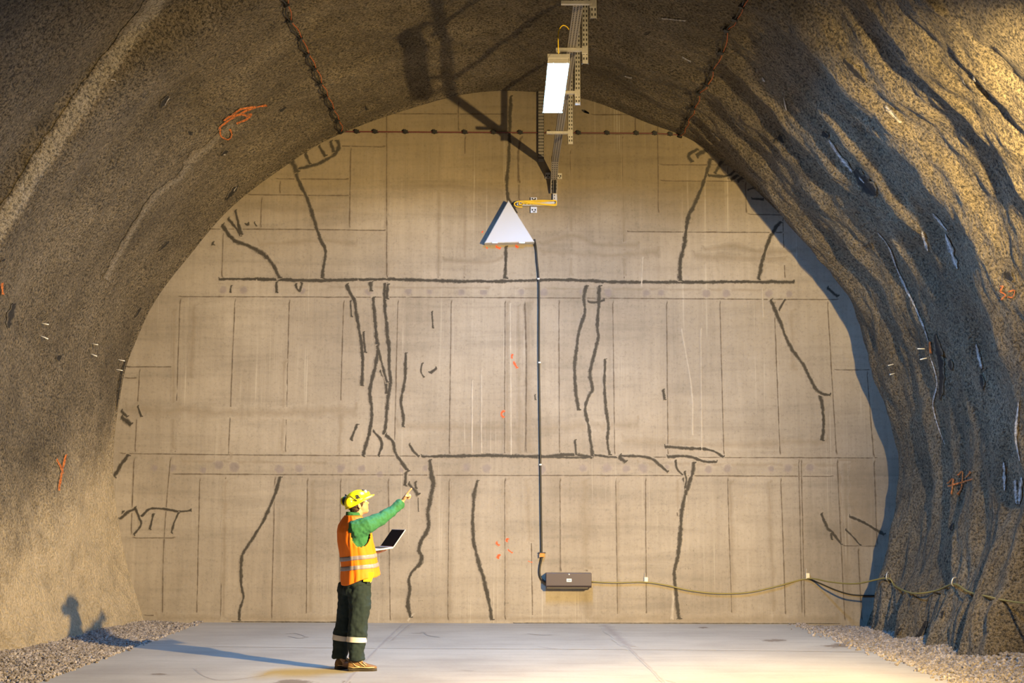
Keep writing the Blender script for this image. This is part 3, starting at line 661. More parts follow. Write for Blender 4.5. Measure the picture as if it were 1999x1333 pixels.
def hand(mb, wrist, fwd, palm, side, curls, thumb, sc=1.0):
    """wrist point, fwd: towards the knuckles, palm: where the palm faces, side: towards the thumb. curls: index..little 0 straight, 1 closed"""
    f = Vector(fwd).normalized(); p = Vector(palm); p = (p - f*p.dot(f)).normalized(); s_ = f.cross(p); s_ = s_ if s_.dot(Vector(side)) > 0 else -s_
    wr = Vector(wrist); rings = []
    for t, hw, ht in ((-.03, .026, .020), (0, .027, .019), (.03, .036, .019), (.06, .042, .018), (.085, .042, .016), (.095, .036, .010)):
        rings.append([wr + (f*t + s_*math.cos(2*math.pi*j/16)*hw + p*math.sin(2*math.pi*j/16)*ht)*sc for j in range(16)])
    mb.loft(rings)
    for k, (cu, ln) in enumerate(zip(curls, (.074, .080, .075, .060))):
        off = .031 - .0205*k; q = wr + (f*.082 + s_*off)*sc; d = f.copy(); pts = [q]; ang = 0
        for j, fr in enumerate((.42, .32, .26)):
            ang += cu*(1.45 if j < 2 else 1.0) * (1 if j else .95)
            dd = (f*math.cos(ang) + p*math.sin(ang)).normalized() + s_*(.06*(1.5-k)*(1-cu)); q = q + dd.normalized()*ln*fr*sc; pts.append(q)
        mb.tube(spline(pts, .008*sc), [.0098*sc]*len(spline(pts, .008*sc)), 10); mb.ball(pts[-1], .0088*sc, nu=10, nv=6)
        for pt in pts[1:3]: mb.ball(pt, .0102*sc, nu=10, nv=6)
    q = wr + (f*.025 + s_*.028)*sc
    pts = [q, q + (f*.030 + s_*.022 + p*.006)*sc, q + (f*(.058-.01*thumb) + s_*(.030-.02*thumb) + p*(.012+.02*thumb))*sc, q + (f*(.080-.02*thumb) + s_*(.030-.045*thumb) + p*(.014+.028*thumb))*sc]
    mb.tube(pts, [.015*sc, .0125*sc, .011*sc, .008*sc], 10); mb.ball(pts[-1], .0088*sc, nu=10, nv=6); mb.ball(pts[1], .0128*sc, nu=10, nv=6)

# arm paths (right arm raised and pointing, left forearm under the laptop)
def IP(px, py, y): return Vector(((px-690)/192.5, y, (1307-py)/192.5))
R_ARM = [IP(694, 1032, -.15), IP(716, 1024, -.15), IP(742, 1010, -.04), IP(763, 994, .05), IP(781, 976, .12)]
Lh = T(.25, .085, 1.185)
L_ARM = [T(-.03, .19, 1.44), T(-.01, .25, 1.30), T(.03, .25, 1.17), T(.14, .18, 1.165), T(.19, .14, 1.175)]
# head frame
def hframe(az, pitch): return Matrix.Rotation(az, 3, 'Z') @ Matrix.Rotation(-pitch, 3, 'Y')
HR = hframe(math.radians(18), math.radians(20)); HC = IP(693.5, 983, .01)
def hp(x, y, z): return HC + HR @ Vector((x, y, z))
b = MB()
b.ball(hp(-.012, 0, .03), (.100, .078, .095), HR, 24, 16)          # skull
b.ball(hp(.030, 0, -.035), (.066, .060, .078), HR, 20, 14)          # face
b.ball(hp(.052, 0, -.085), (.034, .036, .030), HR)                 # chin
b.ball(hp(.020, .036, -.065), (.045, .016, .034), HR); b.ball(hp(.020, -.036, -.065), (.045, .016, .034), HR)   # jaw
b.loft([[hp(x, y*wd, z) for x, y, z in ((xb, -1, zz), (xt, -.35, zz), (xt, .35, zz), (xb, 1, zz))] for zz, xb, xt, wd in ((.022, .070, .090, .008), (.0, .075, .104, .011), (-.022, .075, .116, .015), (-.030, .075, .104, .015))])  # nose
b.ball(hp(.078, 0, .030), (.016, .050, .010), HR)                  # brow
b.ball(hp(.080, 0, -.052), (.014, .024, .006), HR); b.ball(hp(.078, 0, -.062), (.014, .021, .006), HR)           # lips
for s_ in (-1, 1):
    b.ball(hp(.062, s_*.030, -.012), (.018, .018, .014), HR)       # cheek
    rot = HR @ Matrix.Rotation(s_*-.35, 3, 'Z')
    b.ball(hp(-.008, s_*.078, -.012), (.020, .008, .032), rot, 12, 8); b.ball(hp(-.006, s_*.080, -.034), (.010, .007, .012), rot, 8, 6)   # ear
b.tube([T(-.045, 0, 1.44), T(-.035, 0, 1.53), hp(-.022, 0, -.07), hp(-.015, 0, .0)], [.075, .062, .057, .055], 20)
b.loft([ringxy(T(c, 0, z), rx, ry, 24) for z, c, rx, ry in ((.84, 0, .10, .12), (1.0, .0, .10, .125), (1.2, -.01, .125, .165), (1.38, -.03, .125, .175), (1.47, -.04, .10, .165), (1.52, -.04, .07, .09))])
b.loft(tube_rings(R_ARM, [.055, .05, .042, .036, .026])); b.loft(tube_rings(L_ARM, [.055, .05, .042, .036, .026]))
LEG_R = [T(-.0, -.10, .92), T(.0, -.10, .70), T(-.01, -.10, .48), T(-.03, -.10, .28), T(-.02, -.10, .06)]
LEG_L = [T(-.01, .10, .92), T(-.03, .105, .70), T(-.055, .11, .48), T(-.085, .115, .28), T(-.085, .115, .06)]
for lg in (LEG_R, LEG_L): b.loft(tube_rings(lg, [.055, .070, .055, .048, .036])); b.ball(lg[-1] + Vector((.05, 0, -.015)), (.09, .035, .03))
rw = R_ARM[-1]; hand(b, rw + Vector((.0, 0, .005)), (.55, .10, .83), (.80, -.1, -.55), (-.3, -1, .1), (.05, .92, .96, 1.0), .9, 1.0)
hand(b, Lh - T(.03, 0, 0), (.80*fx+.4*fy, .80*fy-.4*fx, .05), (0, 0, 1), (-.5, .9, 0), (.12, .12, .14, .2), .0, 1.0)
tmp = b.build('person', M_SKIN, smooth=True); remesh(tmp, .0048, 2)
person = tmp; person.location = PO
tag(person, 'person in yellow helmet and orange vest, pointing at the cracked wall, holding a laptop', 'person')
def kid(mb, name, mats, par=None, smooth=True, **k):
    o = mb.build(name, mats, None, smooth, **k); o.parent = par or person; return o
# hair, eyes
b = MB(); b.ball(hp(-.018, 0, .026), (.103, .083, .088), HR, 24, 14); b.ball(hp(-.045, 0, -.035), (.058, .068, .048), HR, 20, 12)
for s_ in (-1, 1): b.ball(hp(.012, s_*.073, .012), (.014, .008, .030), HR, 10, 8)
h_ = kid(b, 'hair', M_HAIR); remesh(h_, .005, 2); wrinkle(h_, .003, 60)
for s_ in (-1, 1):
    b = MB(); b.ball(hp(.082, s_*.030, .008), .0095, nu=12, nv=8); b.ball(hp(.0885, s_*.030, .009), .0048, nu=10, nv=6, m=1); kid(b, 'eye', [M_EYE, M_HAIR])
# trousers
def trouser(lg, rad): return tube_rings(lg, rad, 24, 1.0)
b = MB()
b.loft([ringxy(T(c, 0, z), rx, ry, 30) for z, c, rx, ry in ((1.0, .035, .128, .156), (.94, .03, .135, .162), (.86, .02, .142, .172), (.82, .01, .148, .178), (.76, -.0, .13, .165))])
LR = [T(.015, -.085, .86), T(.015, -.095, .70), T(.005, -.10, .50), T(-.015, -.105, .33), T(-.018, -.105, .19), T(-.014, -.105, .105)]
LL = [T(-.015, .085, .86), T(-.035, .09, .70), T(-.060, .10, .50), T(-.09, .11, .33), T(-.105, .115, .19), T(-.112, .115, .105)]
RADR = [.125, .118, .105, .093, .084, .082]; RADL = [.120, .110, .092, .083, .078, .076]
b.loft(trouser(LR, RADR)); b.loft(trouser(LL, RADL))
tr = kid(b, 'trousers', M_TROU); remesh(tr, .009, 3); wrinkle(tr, .013, 9, 4, (1, 1, .8)); wrinkle(tr, .006, 22, 1, (1, 1, 1.4))
for lg, rd in ((LR, RADR), (LL, RADL)):
    pts = spline(lg, .01); pts = [p for p in pts if .285 < p.z < .345]; r0 = rd[3]
    b = MB(); b.loft(tube_rings(pts, [r0+.011]*len(pts), 32), caps=False); kid(b, 'reflective_band', M_BAND, tr)
b = MB(); b.box(T(.10, -.158, .915), (.012, .004, .014), Matrix.Rotation(HD-.6, 3, 'Z')); b.tube([T(.10, -.165, .93), T(.105, -.17, .90), T(.095, -.17, .885)], .003, 6); kid(b, 'key_ring', M_TAN, tr, False)
# shoes
def shoe(heel, ang, name='shoe'):
    mb = MB(); Rz = Matrix.Rotation(ang, 3, 'Z'); S = [(0, .022, .085), (.012, .031, .105), (.04, .037, .118), (.09, .038, .120), (.13, .040, .108), (.17, .044, .086), (.21, .047, .070), (.25, .045, .060), (.28, .036, .052), (.297, .018, .040)]
    def rg(x, hw, z0, z1, e=2.6):
        out = []
        for j in range(20):
            a = 2*math.pi*j/20; u = math.copysign(abs(math.cos(a))**(2/e), math.cos(a))*hw; v = math.copysign(abs(math.sin(a))**(2/e), math.sin(a))
            out.append(heel + Rz @ Vector((x, u*(1 - .22*max(0, v)), (z0+z1)/2 + v*(z1-z0)/2)))
        return out
    mb.loft([rg(x, hw, .022, zt) for x, hw, zt in S]); o = kid(mb, name, M_SHOE)
    m2 = MB(); m2.loft([rg(x, hw+.004, .0, .028 + (.006 if x < .05 or x > .26 else 0), 5) for x, hw, zt in S]); so = kid(m2, 'sole', M_SOLE, o, False)
    m3 = MB()
    for s_ in (-1, 1):
        Q = lambda x, z, w: heel + Rz @ Vector((x, s_*w, z))
        m3.tube([Q(.005, .045, .030), Q(.06, .036, .043), Q(.13, .040, .046), Q(.21, .036, .052), Q(.27, .038, .044)], .0045, 6)
        m3.tube([Q(.03, .10, .035), Q(.08, .055, .042), Q(.12, .045, .043)], .004, 6); m3.tube([Q(.10, .105, .037), Q(.14, .07, .044), Q(.175, .05, .048)], .004, 6); m3.tube([Q(.15, .09, .037), Q(.19, .06, .047)], .004, 6)
    kid(m3, 'tan_strip', M_TAN, o, True, label='tan overlay strips')
    m4 = MB()
    for k in range(4):
        x = .115 + .025*k; z = .115 - .013*k - .002*k*k; m4.tube([heel + Rz @ Vector((x, -.022, z-.006)), heel + Rz @ Vector((x+.012, 0, z+.004)), heel + Rz @ Vector((x, .022, z-.006))], .003, 6)
    kid(m4, 'lace', M_TAN, o)
    return o
shoe(Vector((-.046, -.115, 0)), math.radians(6)); shoe(Vector((-.185, .02, 0)), math.radians(38))
# jacket
TOR = [(.96, .045, .140, .165), (1.05, .03, .155, .18), (1.17, .015, .15, .19), (1.30, -.01, .145, .205), (1.40, -.025, .138, .215), (1.47, -.035, .115, .205), (1.53, -.038, .085, .15), (1.57, -.038, .066, .085), (1.60, -.036, .064, .068)]
b = MB(); b.loft([ringxy(T(c, 0, z), rx, ry, 32) for z, c, rx, ry in TOR])
ra = [IP(688, 1036, -.10)] + R_ARM[:-1] + [IP(779, 978.5, .112)]
b.loft(tube_rings(ra, [.10, .108, .088, .066, .056, .047], 24)); b.loft(tube_rings([T(-.03, .12, 1.42)] + L_ARM[:-1] + [T(.175, .15, 1.172)], [.09, .085, .072, .060, .055, .046], 24))
jk = kid(b, 'jacket', M_GREEN); remesh(jk, .0075, 4); wrinkle(jk, .010, 13, 3); wrinkle(jk, .005, 30, 5)
b = MB(); b.loft([ringxy(T(-.036, 0, 1.555), .078, .078, 24), ringxy(T(-.034, 0, 1.60), .074, .072, 24, tilt=-.12), ringxy(T(-.034, 0, 1.602), .067, .065, 24, tilt=-.12), ringxy(T(-.036, 0, 1.56), .07, .07, 24)], caps=False); kid(b, 'collar', M_GREEN, jk)
# vest: a thin cloth shell with arm holes
VT = [(.84, .055, .186, .212), (.95, .055, .190, .212), (1.05, .045, .182, .205), (1.17, .024, .176, .212), (1.30, -.005, .168, .228), (1.40, -.022, .158, .238), (1.47, -.032, .132, .226), (1.53, -.036, .098, .168), (1.57, -.038, .078, .100)]
vz = [q[0] for q in VT]
def vest_pt(th, z, off=0.0):
    c, rx, ry = (np.interp(z, vz, [q[k] for q in VT]) for k in (1, 2, 3))
    e = 2.3; ca, sa = math.cos(th), math.sin(th)
    u = math.copysign(abs(ca)**(2/e), ca); v = math.copysign(abs(sa)**(2/e), sa)
    fold = .010*noise.noise(Vector((math.cos(th)*4, math.sin(th)*4, z*4.5))) + .006*noise.noise(Vector((math.cos(th)*9, math.sin(th)*9, z*8 + 4)))
    fold *= 1 if z < 1.45 else .5
    low = max(0, (1.12-z))*.09*max(0, ca) + max(0, 1.1-z)*.02*math.sin(th*9+z*6)
    return T(c + u*(rx+fold+off+low), v*(ry+fold+off), z)
def hem(th): return .925 + .060*math.cos(th) + .012*math.sin(th*3+1)
def tape_z(th, k): return (1.150, 1.052)[k] + .030*math.cos(th) + .008*math.sin(th*2)
NTH, NZ_ = 110, 70; vv = []; idx = {}; ff = []
for i in range(NZ_+1):
    for j in range(NTH):
        th = 2*math.pi*j/NTH; z = hem(th) + (1.57-hem(th))*i/NZ_; vv.append(vest_pt(th, z))
def hole(th, z):
    c, rx, ry = (np.interp(z, vz, [q[k] for q in VT]) for k in (1, 2, 3)); lx = c + math.cos(th)*rx
    return abs(math.sin(th)) > .5 and ((lx + .035)/.092)**2 + ((z - 1.385)/.135)**2 < 1
for i in range(NZ_):
    for j in range(NTH):
        th = 2*math.pi*(j+.5)/NTH; z = hem(th) + (1.57-hem(th))*(i+.5)/NZ_
        if not hole(th, z): ff.append((i*NTH+j, i*NTH+(j+1) % NTH, (i+1)*NTH+(j+1) % NTH, (i+1)*NTH+j))
b = MB(); b.add(vv, ff); ve = kid(b, 'vest', M_VEST)
sd = ve.modifiers.new('s', 'SOLIDIFY'); sd.thickness = .003; sd.offset = 0
for k in (0, 1):
    b = MB(); vs = []
    for j in range(NTH):
        th = 2*math.pi*j/NTH
        for dz in (-.021, -.007, .007, .021): vs.append(vest_pt(th, tape_z(th, k)+dz, .0035))
    b.add(vs, [(j*4+q, ((j+1) % NTH)*4+q, ((j+1) % NTH)*4+q+1, j*4+q+1) for j in range(NTH) for q in range(3)])
    tp = kid(b, 'reflective_stripe', M_REFL, ve, label='silver reflective stripe'); s2 = tp.modifiers.new('s', 'SOLIDIFY'); s2.thickness = .002; s2.offset = 1
b = MB(); c0 = IP(719, 1127, -.150); b.loft([[c0 + Vector((x*(1 if z > 0 else .85)+z*.18, y, z)) for x, y in ((-.050, -.004), (.048, -.01), (.048, .0), (-.050, .006))] for z in (.06, .02, -.035)]); kid(b, 'lining_flap', M_YFLAP, ve, False, label='bright yellow flap below the hem')
# helmet
HH = hframe(math.radians(18), math.radians(29)); HO = IP(692, 979, .01)
def hq(x, y, z): return HO + HH @ Vector((x, y, z))
def dome(a, e, off=0): # azimuth from front, elevation
    rx = .134 + off; ry = .112 + off; rz = .118 + off; ridge = .006*math.exp(-(math.sin(a)/.18)**2)*math.cos(e)**.5
    return hq(math.cos(a)*math.cos(e)*(rx+ridge), math.sin(a)*math.cos(e)*(ry), math.sin(e)*(rz+ridge) + .010)
b = MB(); rings = []
for e in [0, .12, .3, .5, .7, .9, 1.1, 1.3, 1.45, 1.55]: rings.append([dome(2*math.pi*j/40, e) for j in range(40)])
inner = [[dome(2*math.pi*j/40, e, -.006) for j in range(40)] for e in (1.5, 1.2, .8, .4, 0)]
b.loft([inner[k] for k in range(4, -1, -1)][:1] + rings, caps=False); b.v_ = None
b.add([dome(0, 1.5707)] + rings[-1], [(0, 1+j, 1+(j+1) % 40) for j in range(40)])
rim = []
for j in range(40):
    a = 2*math.pi*j/40; br = .012 + .050*max(0, math.cos(a))**1.5; rim.append((hq(math.cos(a)*(.134+br), math.sin(a)*(.112+.012), .004 - .012*max(0, math.cos(a))), hq(math.cos(a)*.134, math.sin(a)*.112, .016), hq(math.cos(a)*.130, math.sin(a)*.108, -.006)))
b.loft([[r[1] for r in rim], [r[0] for r in rim], [r[0] - HH @ Vector((0, 0, .005)) for r in rim], [r[2] for r in rim]], caps=False)
he = kid(b, 'helmet', M_HELM)
def muff(s_, px, py, y, back):
    c = IP(px, py, y); ax = (HH @ Vector((-.35 if back else -.15, s_*1, .1))).normalized(); rt = ax.to_track_quat('Z', 'Y').to_matrix()
    m = MB(); m.loft([[c + rt @ Vector((math.cos(2*math.pi*j/24)*r*.9, math.sin(2*math.pi*j/24)*r*1.05, z)) for j in range(24)] for z, r in ((-.012, .040), (.0, .046), (.018, .045), (.030, .036), (.036, .015))]); o = kid(m, 'ear_muff', M_HELM, he)
    m = MB(); m.loft([[c + rt @ Vector((math.cos(2*math.pi*j/24)*r*.9, math.sin(2*math.pi*j/24)*r*1.05, z)) for j in range(24)] for z, r in ((-.030, .036), (-.028, .044), (-.013, .046), (-.010, .040))]); m.tube([c - ax*.02, c + (HH @ Vector((.03, 0, .06))) - ax*.015, hq(-.02, s_*.118, .03)], .006, 8); kid(m, 'ear_cushion', M_BLACK, he)
muff(-1, 679, 979, -.150, True); muff(1, 665.5, 976, .03, True)
b = MB(); b.loft([[hq(.128+x, y*1.0, .034+z) for y, z in ((-.030, -.014), (.030, -.014), (.030, .016), (-.030, .016))] for x in (-.03, .0, .026)]); kid(b, 'lamp_bracket', M_HELM, he, False)
b = MB(); b.loft([[hq(x, -.012 + math.cos(2*math.pi*j/16)*r, .060 + math.sin(2*math.pi*j/16)*r) for j in range(16)] for x, r in ((.105, .014), (.118, .019), (.135, .019), (.137, .015))]); kid(b, 'head_lamp', [M_WHITE], he)
b = MB(); b.loft([[hq(x, -.012 + math.cos(2*math.pi*j/16)*r, .084 + math.sin(2*math.pi*j/16)*r) for j in range(16)] for x, r in ((.085, .010), (.110, .013), (.118, .008))]); kid(b, 'lamp_strap', M_BLACK, he)
b = MB()   # printed emblem on the shell
def em(pts, w):
    pts = [(p[0]*.62, p[1]*.72) for p in pts]; w = w*1.15; pp = spline([Vector((p[0], p[1], 0)) for p in pts], .03); vs = []
    for i, p in enumerate(pp):
        t = (pp[min(i+1, len(pp)-1)] - pp[max(i-1, 0)]).normalized(); n_ = Vector((-t.y, t.x, 0))*w
        for q in (p-n_, p+n_): vs.append(dome(-math.radians(90) + q.x, .42 + q.y, .006))
    b.add(vs, [(i*2, i*2+1, i*2+3, i*2+2) for i in range(len(pp)-1)])
em([(-.08, .16), (.05, .24), (.20, .20), (.24, .08), (.12, .0), (-.02, .02)], .055); em([(.10, .0), (.22, -.10), (.26, -.22)], .055); em([(-.12, .06), (-.02, -.06), (.06, -.20)], .05); em([(.22, -.22), (.34, -.20)], .035)
kid(b, 'emblem', M_BLACK, he, False, label='black printed emblem')

# ------------------------------------------------------------------ laptop
uL = Vector((fy, -fx, 0))      # along the hinge towards the camera
hn = IP(764, 1070, .10) + Vector((0, 0, .0)); bk = Vector((-fx, -fy, -.12)).normalized()
lap = empty('laptop', PO + hn, 0, label='open laptop with black screen and silver case, held by the person', cat='laptop')
def quadbox(mb, o, a, b_, n, m=0):
    vs = [o, o+a, o+a+b_, o+b_, o+n, o+a+n, o+a+b_+n, o+b_+n]; mb.add(vs, [(0,3,2,1), (4,5,6,7), (0,1,5,4), (1,2,6,5), (2,3,7,6), (3,0,4,7)], m)
upn = uL.cross(bk).normalized(); upn = upn if upn.z > 0 else -upn
b = MB(); quadbox(b, Vector((0, 0, 0)), -uL*.33, bk*.23, upn*.014); bs = b.build('base', M_ALU, lap, bevel=.003)
b = MB(); quadbox(b, -uL*.02 + bk*.03 + upn*.0142, -uL*.29, bk*.10, upn*.0012); b.build('keyboard', M_BLACK, bs)
b = MB(); quadbox(b, -uL*.11 + bk*.145 + upn*.0142, -uL*.11, bk*.065, upn*.0008); b.build('touchpad', M_ALU, bs)
sv = (Vector((fx*.13, fy*.13, .172)) / Vector((fx*.13, fy*.13, .172)).length)*.225; sn = uL.cross(sv).normalized(); sn = sn if sn.x > 0 else -sn
o0 = upn*.014
b = MB(); quadbox(b, o0, -uL*.33, sv, sn*.008); sc_ = b.build('lid', M_ALU, lap, bevel=.002)
b = MB(); quadbox(b, o0 - uL*.006 + sv*.03 - sn*.0006, -uL*.318, sv*.95, -sn*.0006); b.build('screen', M_SCREEN, sc_)

# ------------------------------------------------------------------ ceiling tray, hangers, lamp
ZA = 6.70   # height of the cantilever arms
def ceil_z(x, y):
    r = BV.ray_cast(Vector((x, y, 4)), Vector((0, 0, 1))); return r[0].z if r[0] else 7.6
ARMY = [on_floor(1115, 10, ZA).y, on_floor(1110, 101, ZA).y]
ARMY += [ARMY[1]*2 - ARMY[0] + .15, on_floor(1085, 262, ZA).y]
def slots(mb, o, du, dv, n, L_, pitch, su, sv_, m, rows=(0,)):
    """dark slots on a face: o origin, du along, dv across, n outward"""
    k = int(L_/pitch)
    for i in range(k):
        for r in rows:
            c = o + du*((i+.5)*pitch) + dv*r; e = n*.0012
            vs = [c - du*su - dv*sv_ + e, c + du*su - dv*sv_ + e, c + du*su + dv*sv_ + e, c - du*su + dv*sv_ + e]; mb.add(vs, [(0, 1, 2, 3)], m)
def channel(mb, p0, p1, wv, dp, m=0):
    """C channel between p0 and p1, wv: half width vector, dp: depth vector"""
    t = Vector(p1) - Vector(p0); th = .004
    q = dp.normalized()*th; ww = wv.normalized()*th
    def bx(a, u, v_): vs = [a, a+u, a+u+v_, a+v_, a+t, a+u+t, a+u+v_+t, a+v_+t]; mb.add(vs, [(0,1,2,3), (7,6,5,4), (0,4,5,1), (1,5,6,2), (2,6,7,3), (3,7,4,0)], m)
    p0 = Vector(p0); bx(p0 - wv, wv*2, q); bx(p0 - wv, ww, dp); bx(p0 + wv - ww, ww, dp)
Xs = .885
LB = ['perforated steel hanger nearest the top edge of the photo, short visible end', 'perforated steel hanger just above the glowing lamp, right of the cable tray', 'perforated steel hanger beside the glowing lamp, partly behind the cable tray', 'perforated steel hanger farthest along the tray, beside the end wall, carrying the last arm']
for i, y in enumerate(ARMY):
    top = ceil_z(Xs, y) + .03; x0 = Xs - (.03 if i == 0 else 0) + (.03 if i == 0 else 0)
    root = empty('tray_hanger', (x0, y, top), 0, label=LB[i], cat='steel hanger', group='steel hangers carrying the cable tray')
    m = MB(); zb = 6.565; channel(m, (0, 0, 0), (0, 0, zb-top), Vector((.036, 0, 0)), Vector((0, .035, 0)))
    slots(m, Vector((0, 0, 0)), Vector((0, 0, -1)), Vector((1, 0, 0)), Vector((0, -1, 0)), top-zb, .055, .014, .0065, 1, (-.016, .016))
    m.build('channel', [M_STEEL, M_HOLE], root)
    m = MB(); channel(m, (-.02, -.012, ZA-top), (-.33, -.012, ZA-top), Vector((0, .022, 0)), Vector((0, 0, .035))); m.box((-.01, -.014, ZA-top+.015), (.030, .012, .045)); m.build('arm', [M_STEEL], root, bevel=.002)
    m = MB(); m.box((0, .02, -.004), (.07, .06, .006)); m.build('ceiling_plate', [M_STEEL], root)
yl = D-.07; xl_ = .54; top = ceil_z(xl_, yl)+.03
root = empty('tray_hanger', (xl_, yl, top), 0, label='perforated steel hanger, its shade painted dark, left of the tray, directly below and behind the glowing lamp', cat='steel hanger', group='steel hangers carrying the cable tray')
m = MB(); channel(m, (0, 0, 0), (0, 0, 6.87-top), Vector((.045, 0, 0)), Vector((0, .035, 0)))
slots(m, Vector((0, 0, 0)), Vector((0, 0, -1)), Vector((1, 0, 0)), Vector((0, -1, 0)), top-6.87, .05, .013, .008, 1, (-.028, 0, .028)); m.build('channel', [M_STEELD, M_HOLE], root)  # darker steel puts the shade on this hanger into its colour
m = MB(); m.box((0, .02, -.004), (.07, .06, .006)); m.build('ceiling_plate', [M_STEEL], root)
# tray above the arms, then turning down on to the wall
XT = .735; ZT = ZA + .04
root = empty('cable_tray', (XT, 10.5, ZT), 0, label='long perforated steel cable tray under the ceiling, turning down at the end wall', cat='cable tray')
m = MB(); hw = .050
pth = [Vector((XT, 10.5, ZT)), Vector((XT, D-.55, ZT)), Vector((XT, D-.16, ZT-.18)), Vector((XT-.0, D-.075, ZT-.36))]
O_ = Vector((XT, 10.5, ZT))
for a, b_ in zip(pth[:-1], pth[1:]):
    a = a - O_; b_ = b_ - O_; t = (b_-a).normalized(); n_ = t.cross(Vector((1, 0, 0))).normalized(); n_ = n_ if n_.z > 0 or n_.y > 0 else -n_
    nin = n_ if n_.z > 0 else -n_
    for c0, sx, hz in ((0, hw, .002), (-hw, .002, .022), (hw, .002, .022)):
        vs = []
        for p in (a, b_):
            for x in (-sx, sx):
                for h_ in ((-.002, .002) if c0 == 0 else (0, .05)): vs.append(p + Vector((c0 + x, 0, 0)) + nin*h_)
        m.add(vs, [(0,1,3,2), (4,6,7,5), (0,4,5,1), (2,3,7,6), (0,2,6,4), (1,5,7,3)])
    slots(m, a + Vector((0, 0, 0)) - nin*.003, t, Vector((1, 0, 0)), -nin, (b_-a).length, .05, .013, .006, 1, (-.032, 0, .032))
m.build('tray', [M_STEELD, M_HOLE], root)
m = MB(); pp = [p + Vector((0, 0, 0)) - O_ for p in pth]; 
for dx in (-.02, .005, .025): m.tube([p + Vector((dx, 0, .02)) for p in pp[:2]] + [pp[2] + Vector((dx, -.02, .02)), pp[3] + Vector((dx, -.02, 0))], .008, 6)
m.build('cables', M_BLACK, root)
# fluorescent lamp hung below the arm ends
XL = .585; ZL = 6.54; ya = on_floor(1089, 124, ZL).y; yb = on_floor(1077, 219, ZL).y
root = empty('ceiling_lamp', (XL, (ya+yb)/2, ZL), 0, label='glowing bluish white fluorescent lamp hanging under the cable tray', cat='ceiling lamp')
m = MB(); hl_ = (yb-ya)/2
def lring(y, w_, z0, z1):
    return [Vector((x, y, z)) for x, z in ((-w_, z0), (-w_*.8, z1), (w_*.8, z1), (w_, z0))]
m.loft([[Vector((-.125, y, .008)), Vector((-.12, y, .06)), Vector((-.09, y, .10)), Vector((.09, y, .10)), Vector((.12, y, .06)), Vector((.125, y, .008)), Vector((.113, y, .008)), Vector((.11, y, .05)), Vector((-.11, y, .05)), Vector((-.113, y, .008))] for y in (-hl_-.03, hl_+.03)]); m.build('housing', M_STEEL, root, bevel=.004)
e = NT('lamp_glow'); e.base((.8, .85, .9), .4); e.b.inputs['Emission Color'].default_value = (.11, .42, 1.0, 1); e.b.inputs['Emission Strength'].default_value = LAMP_STRENGTH; M_GLOW = e.mat
m = MB(); m.loft([[Vector((-.11, y, .044)), Vector((-.10, y, z)), Vector((.10, y, z)), Vector((.11, y, .044))] for y, z in ((-hl_, .015), (-hl_+.03, .0), (hl_-.03, .0), (hl_, .015))]); m.build('diffuser', M_GLOW, root, bevel=.006)
for ye in (-hl_-.018, hl_+.018):
    m = MB(); m.box((0, ye, .05), (.124, .008, .052)); m.build('end_cap', M_STEEL, root)
for yy_ in (ARMY[1]-(ya+yb)/2, hl_-.1):
    m = MB(); m.box((.0, yy_, .125), (.02, .012, .035)); m.build('bracket', M_STEEL, root)
m = MB(); m.tube(spline([(0, -hl_-.01, .06), (-.005, -hl_-.02, .20), (.0, -hl_-.02, .36), (.05, -hl_, .44), (.12, -hl_+.03, .40), (.15, -hl_+.05, .25)], .03), .006, 8); m.build('supply_cord', M_YEL, root)

# ------------------------------------------------------------------ tray run on the wall
W0 = lambda px, py, off: at_y(px, py, D-off)
root = empty('wall_tray', on_wall(1084, 400), 0, label='narrow perforated steel tray on the end wall, L shaped, above the triangular cabinet', cat='cable tray')
o0 = root.location.copy(); m = MB()
a = W0(1083.5, 305, .05) - o0; c = W0(1083.5, 402, .05) - o0; channel(m, a, c, Vector((.036, 0, 0)), Vector((0, .045, 0)))
slots(m, a, Vector((0, 0, -1)), Vector((1, 0, 0)), Vector((0, -1, 0)), (a-c).length, .045, .011, .006, 1, (-.010,))
m.build('upright_run', [M_STEEL, M_HOLE], root)
m = MB(); a2 = W0(1087, 397.5, .05) - o0; c2 = W0(1009, 397.5, .05) - o0; channel(m, a2, c2, Vector((0, 0, .032)), Vector((0, .045, 0)))
slots(m, a2, Vector((-1, 0, 0)), Vector((0, 0, 1)), Vector((0, -1, 0)), (a2-c2).length, .05, .013, .006, 1, (-.008,)); m.build('level_run', [M_STEEL, M_HOLE], root)
root = empty('cable', on_wall(1045, 397) + Vector((0, -.06, 0)), 0, label='yellow cable coiled in flat loops on the wall tray beside the cabinet tip', cat='cable'); o0 = root.location.copy()
m = MB()
def yl_(pts, off=.07, r=.009): m.tube(spline([W0(x, y, off + .008*k/len(pts)) - o0 for k, (x, y) in enumerate(pts)], .02), r, 8)
yl_([(1084, 392), (1060, 391), (1030, 392), (1012, 393), (1004, 397), (1008, 403), (1020, 404)]); yl_([(1020, 400), (1013, 398), (1018, 393), (1040, 396), (1060, 398), (1082, 399), (1086, 395), (1082, 391), (1050, 394), (1022, 393)], .085)
yl_([(1086, 397), (1083, 401), (1050, 398), (1018, 396)], .10)
m.build('loops', M_YEL, root)
m = MB(); m.tube(spline([W0(1008, 393, .06) - o0, W0(1002, 399, .05) - o0, W0(1006, 408, .04) - o0, W0(1010, 416, .03) - o0], .02), .010, 8); m.build('tail', M_BLACK, root, label='black cable tail')
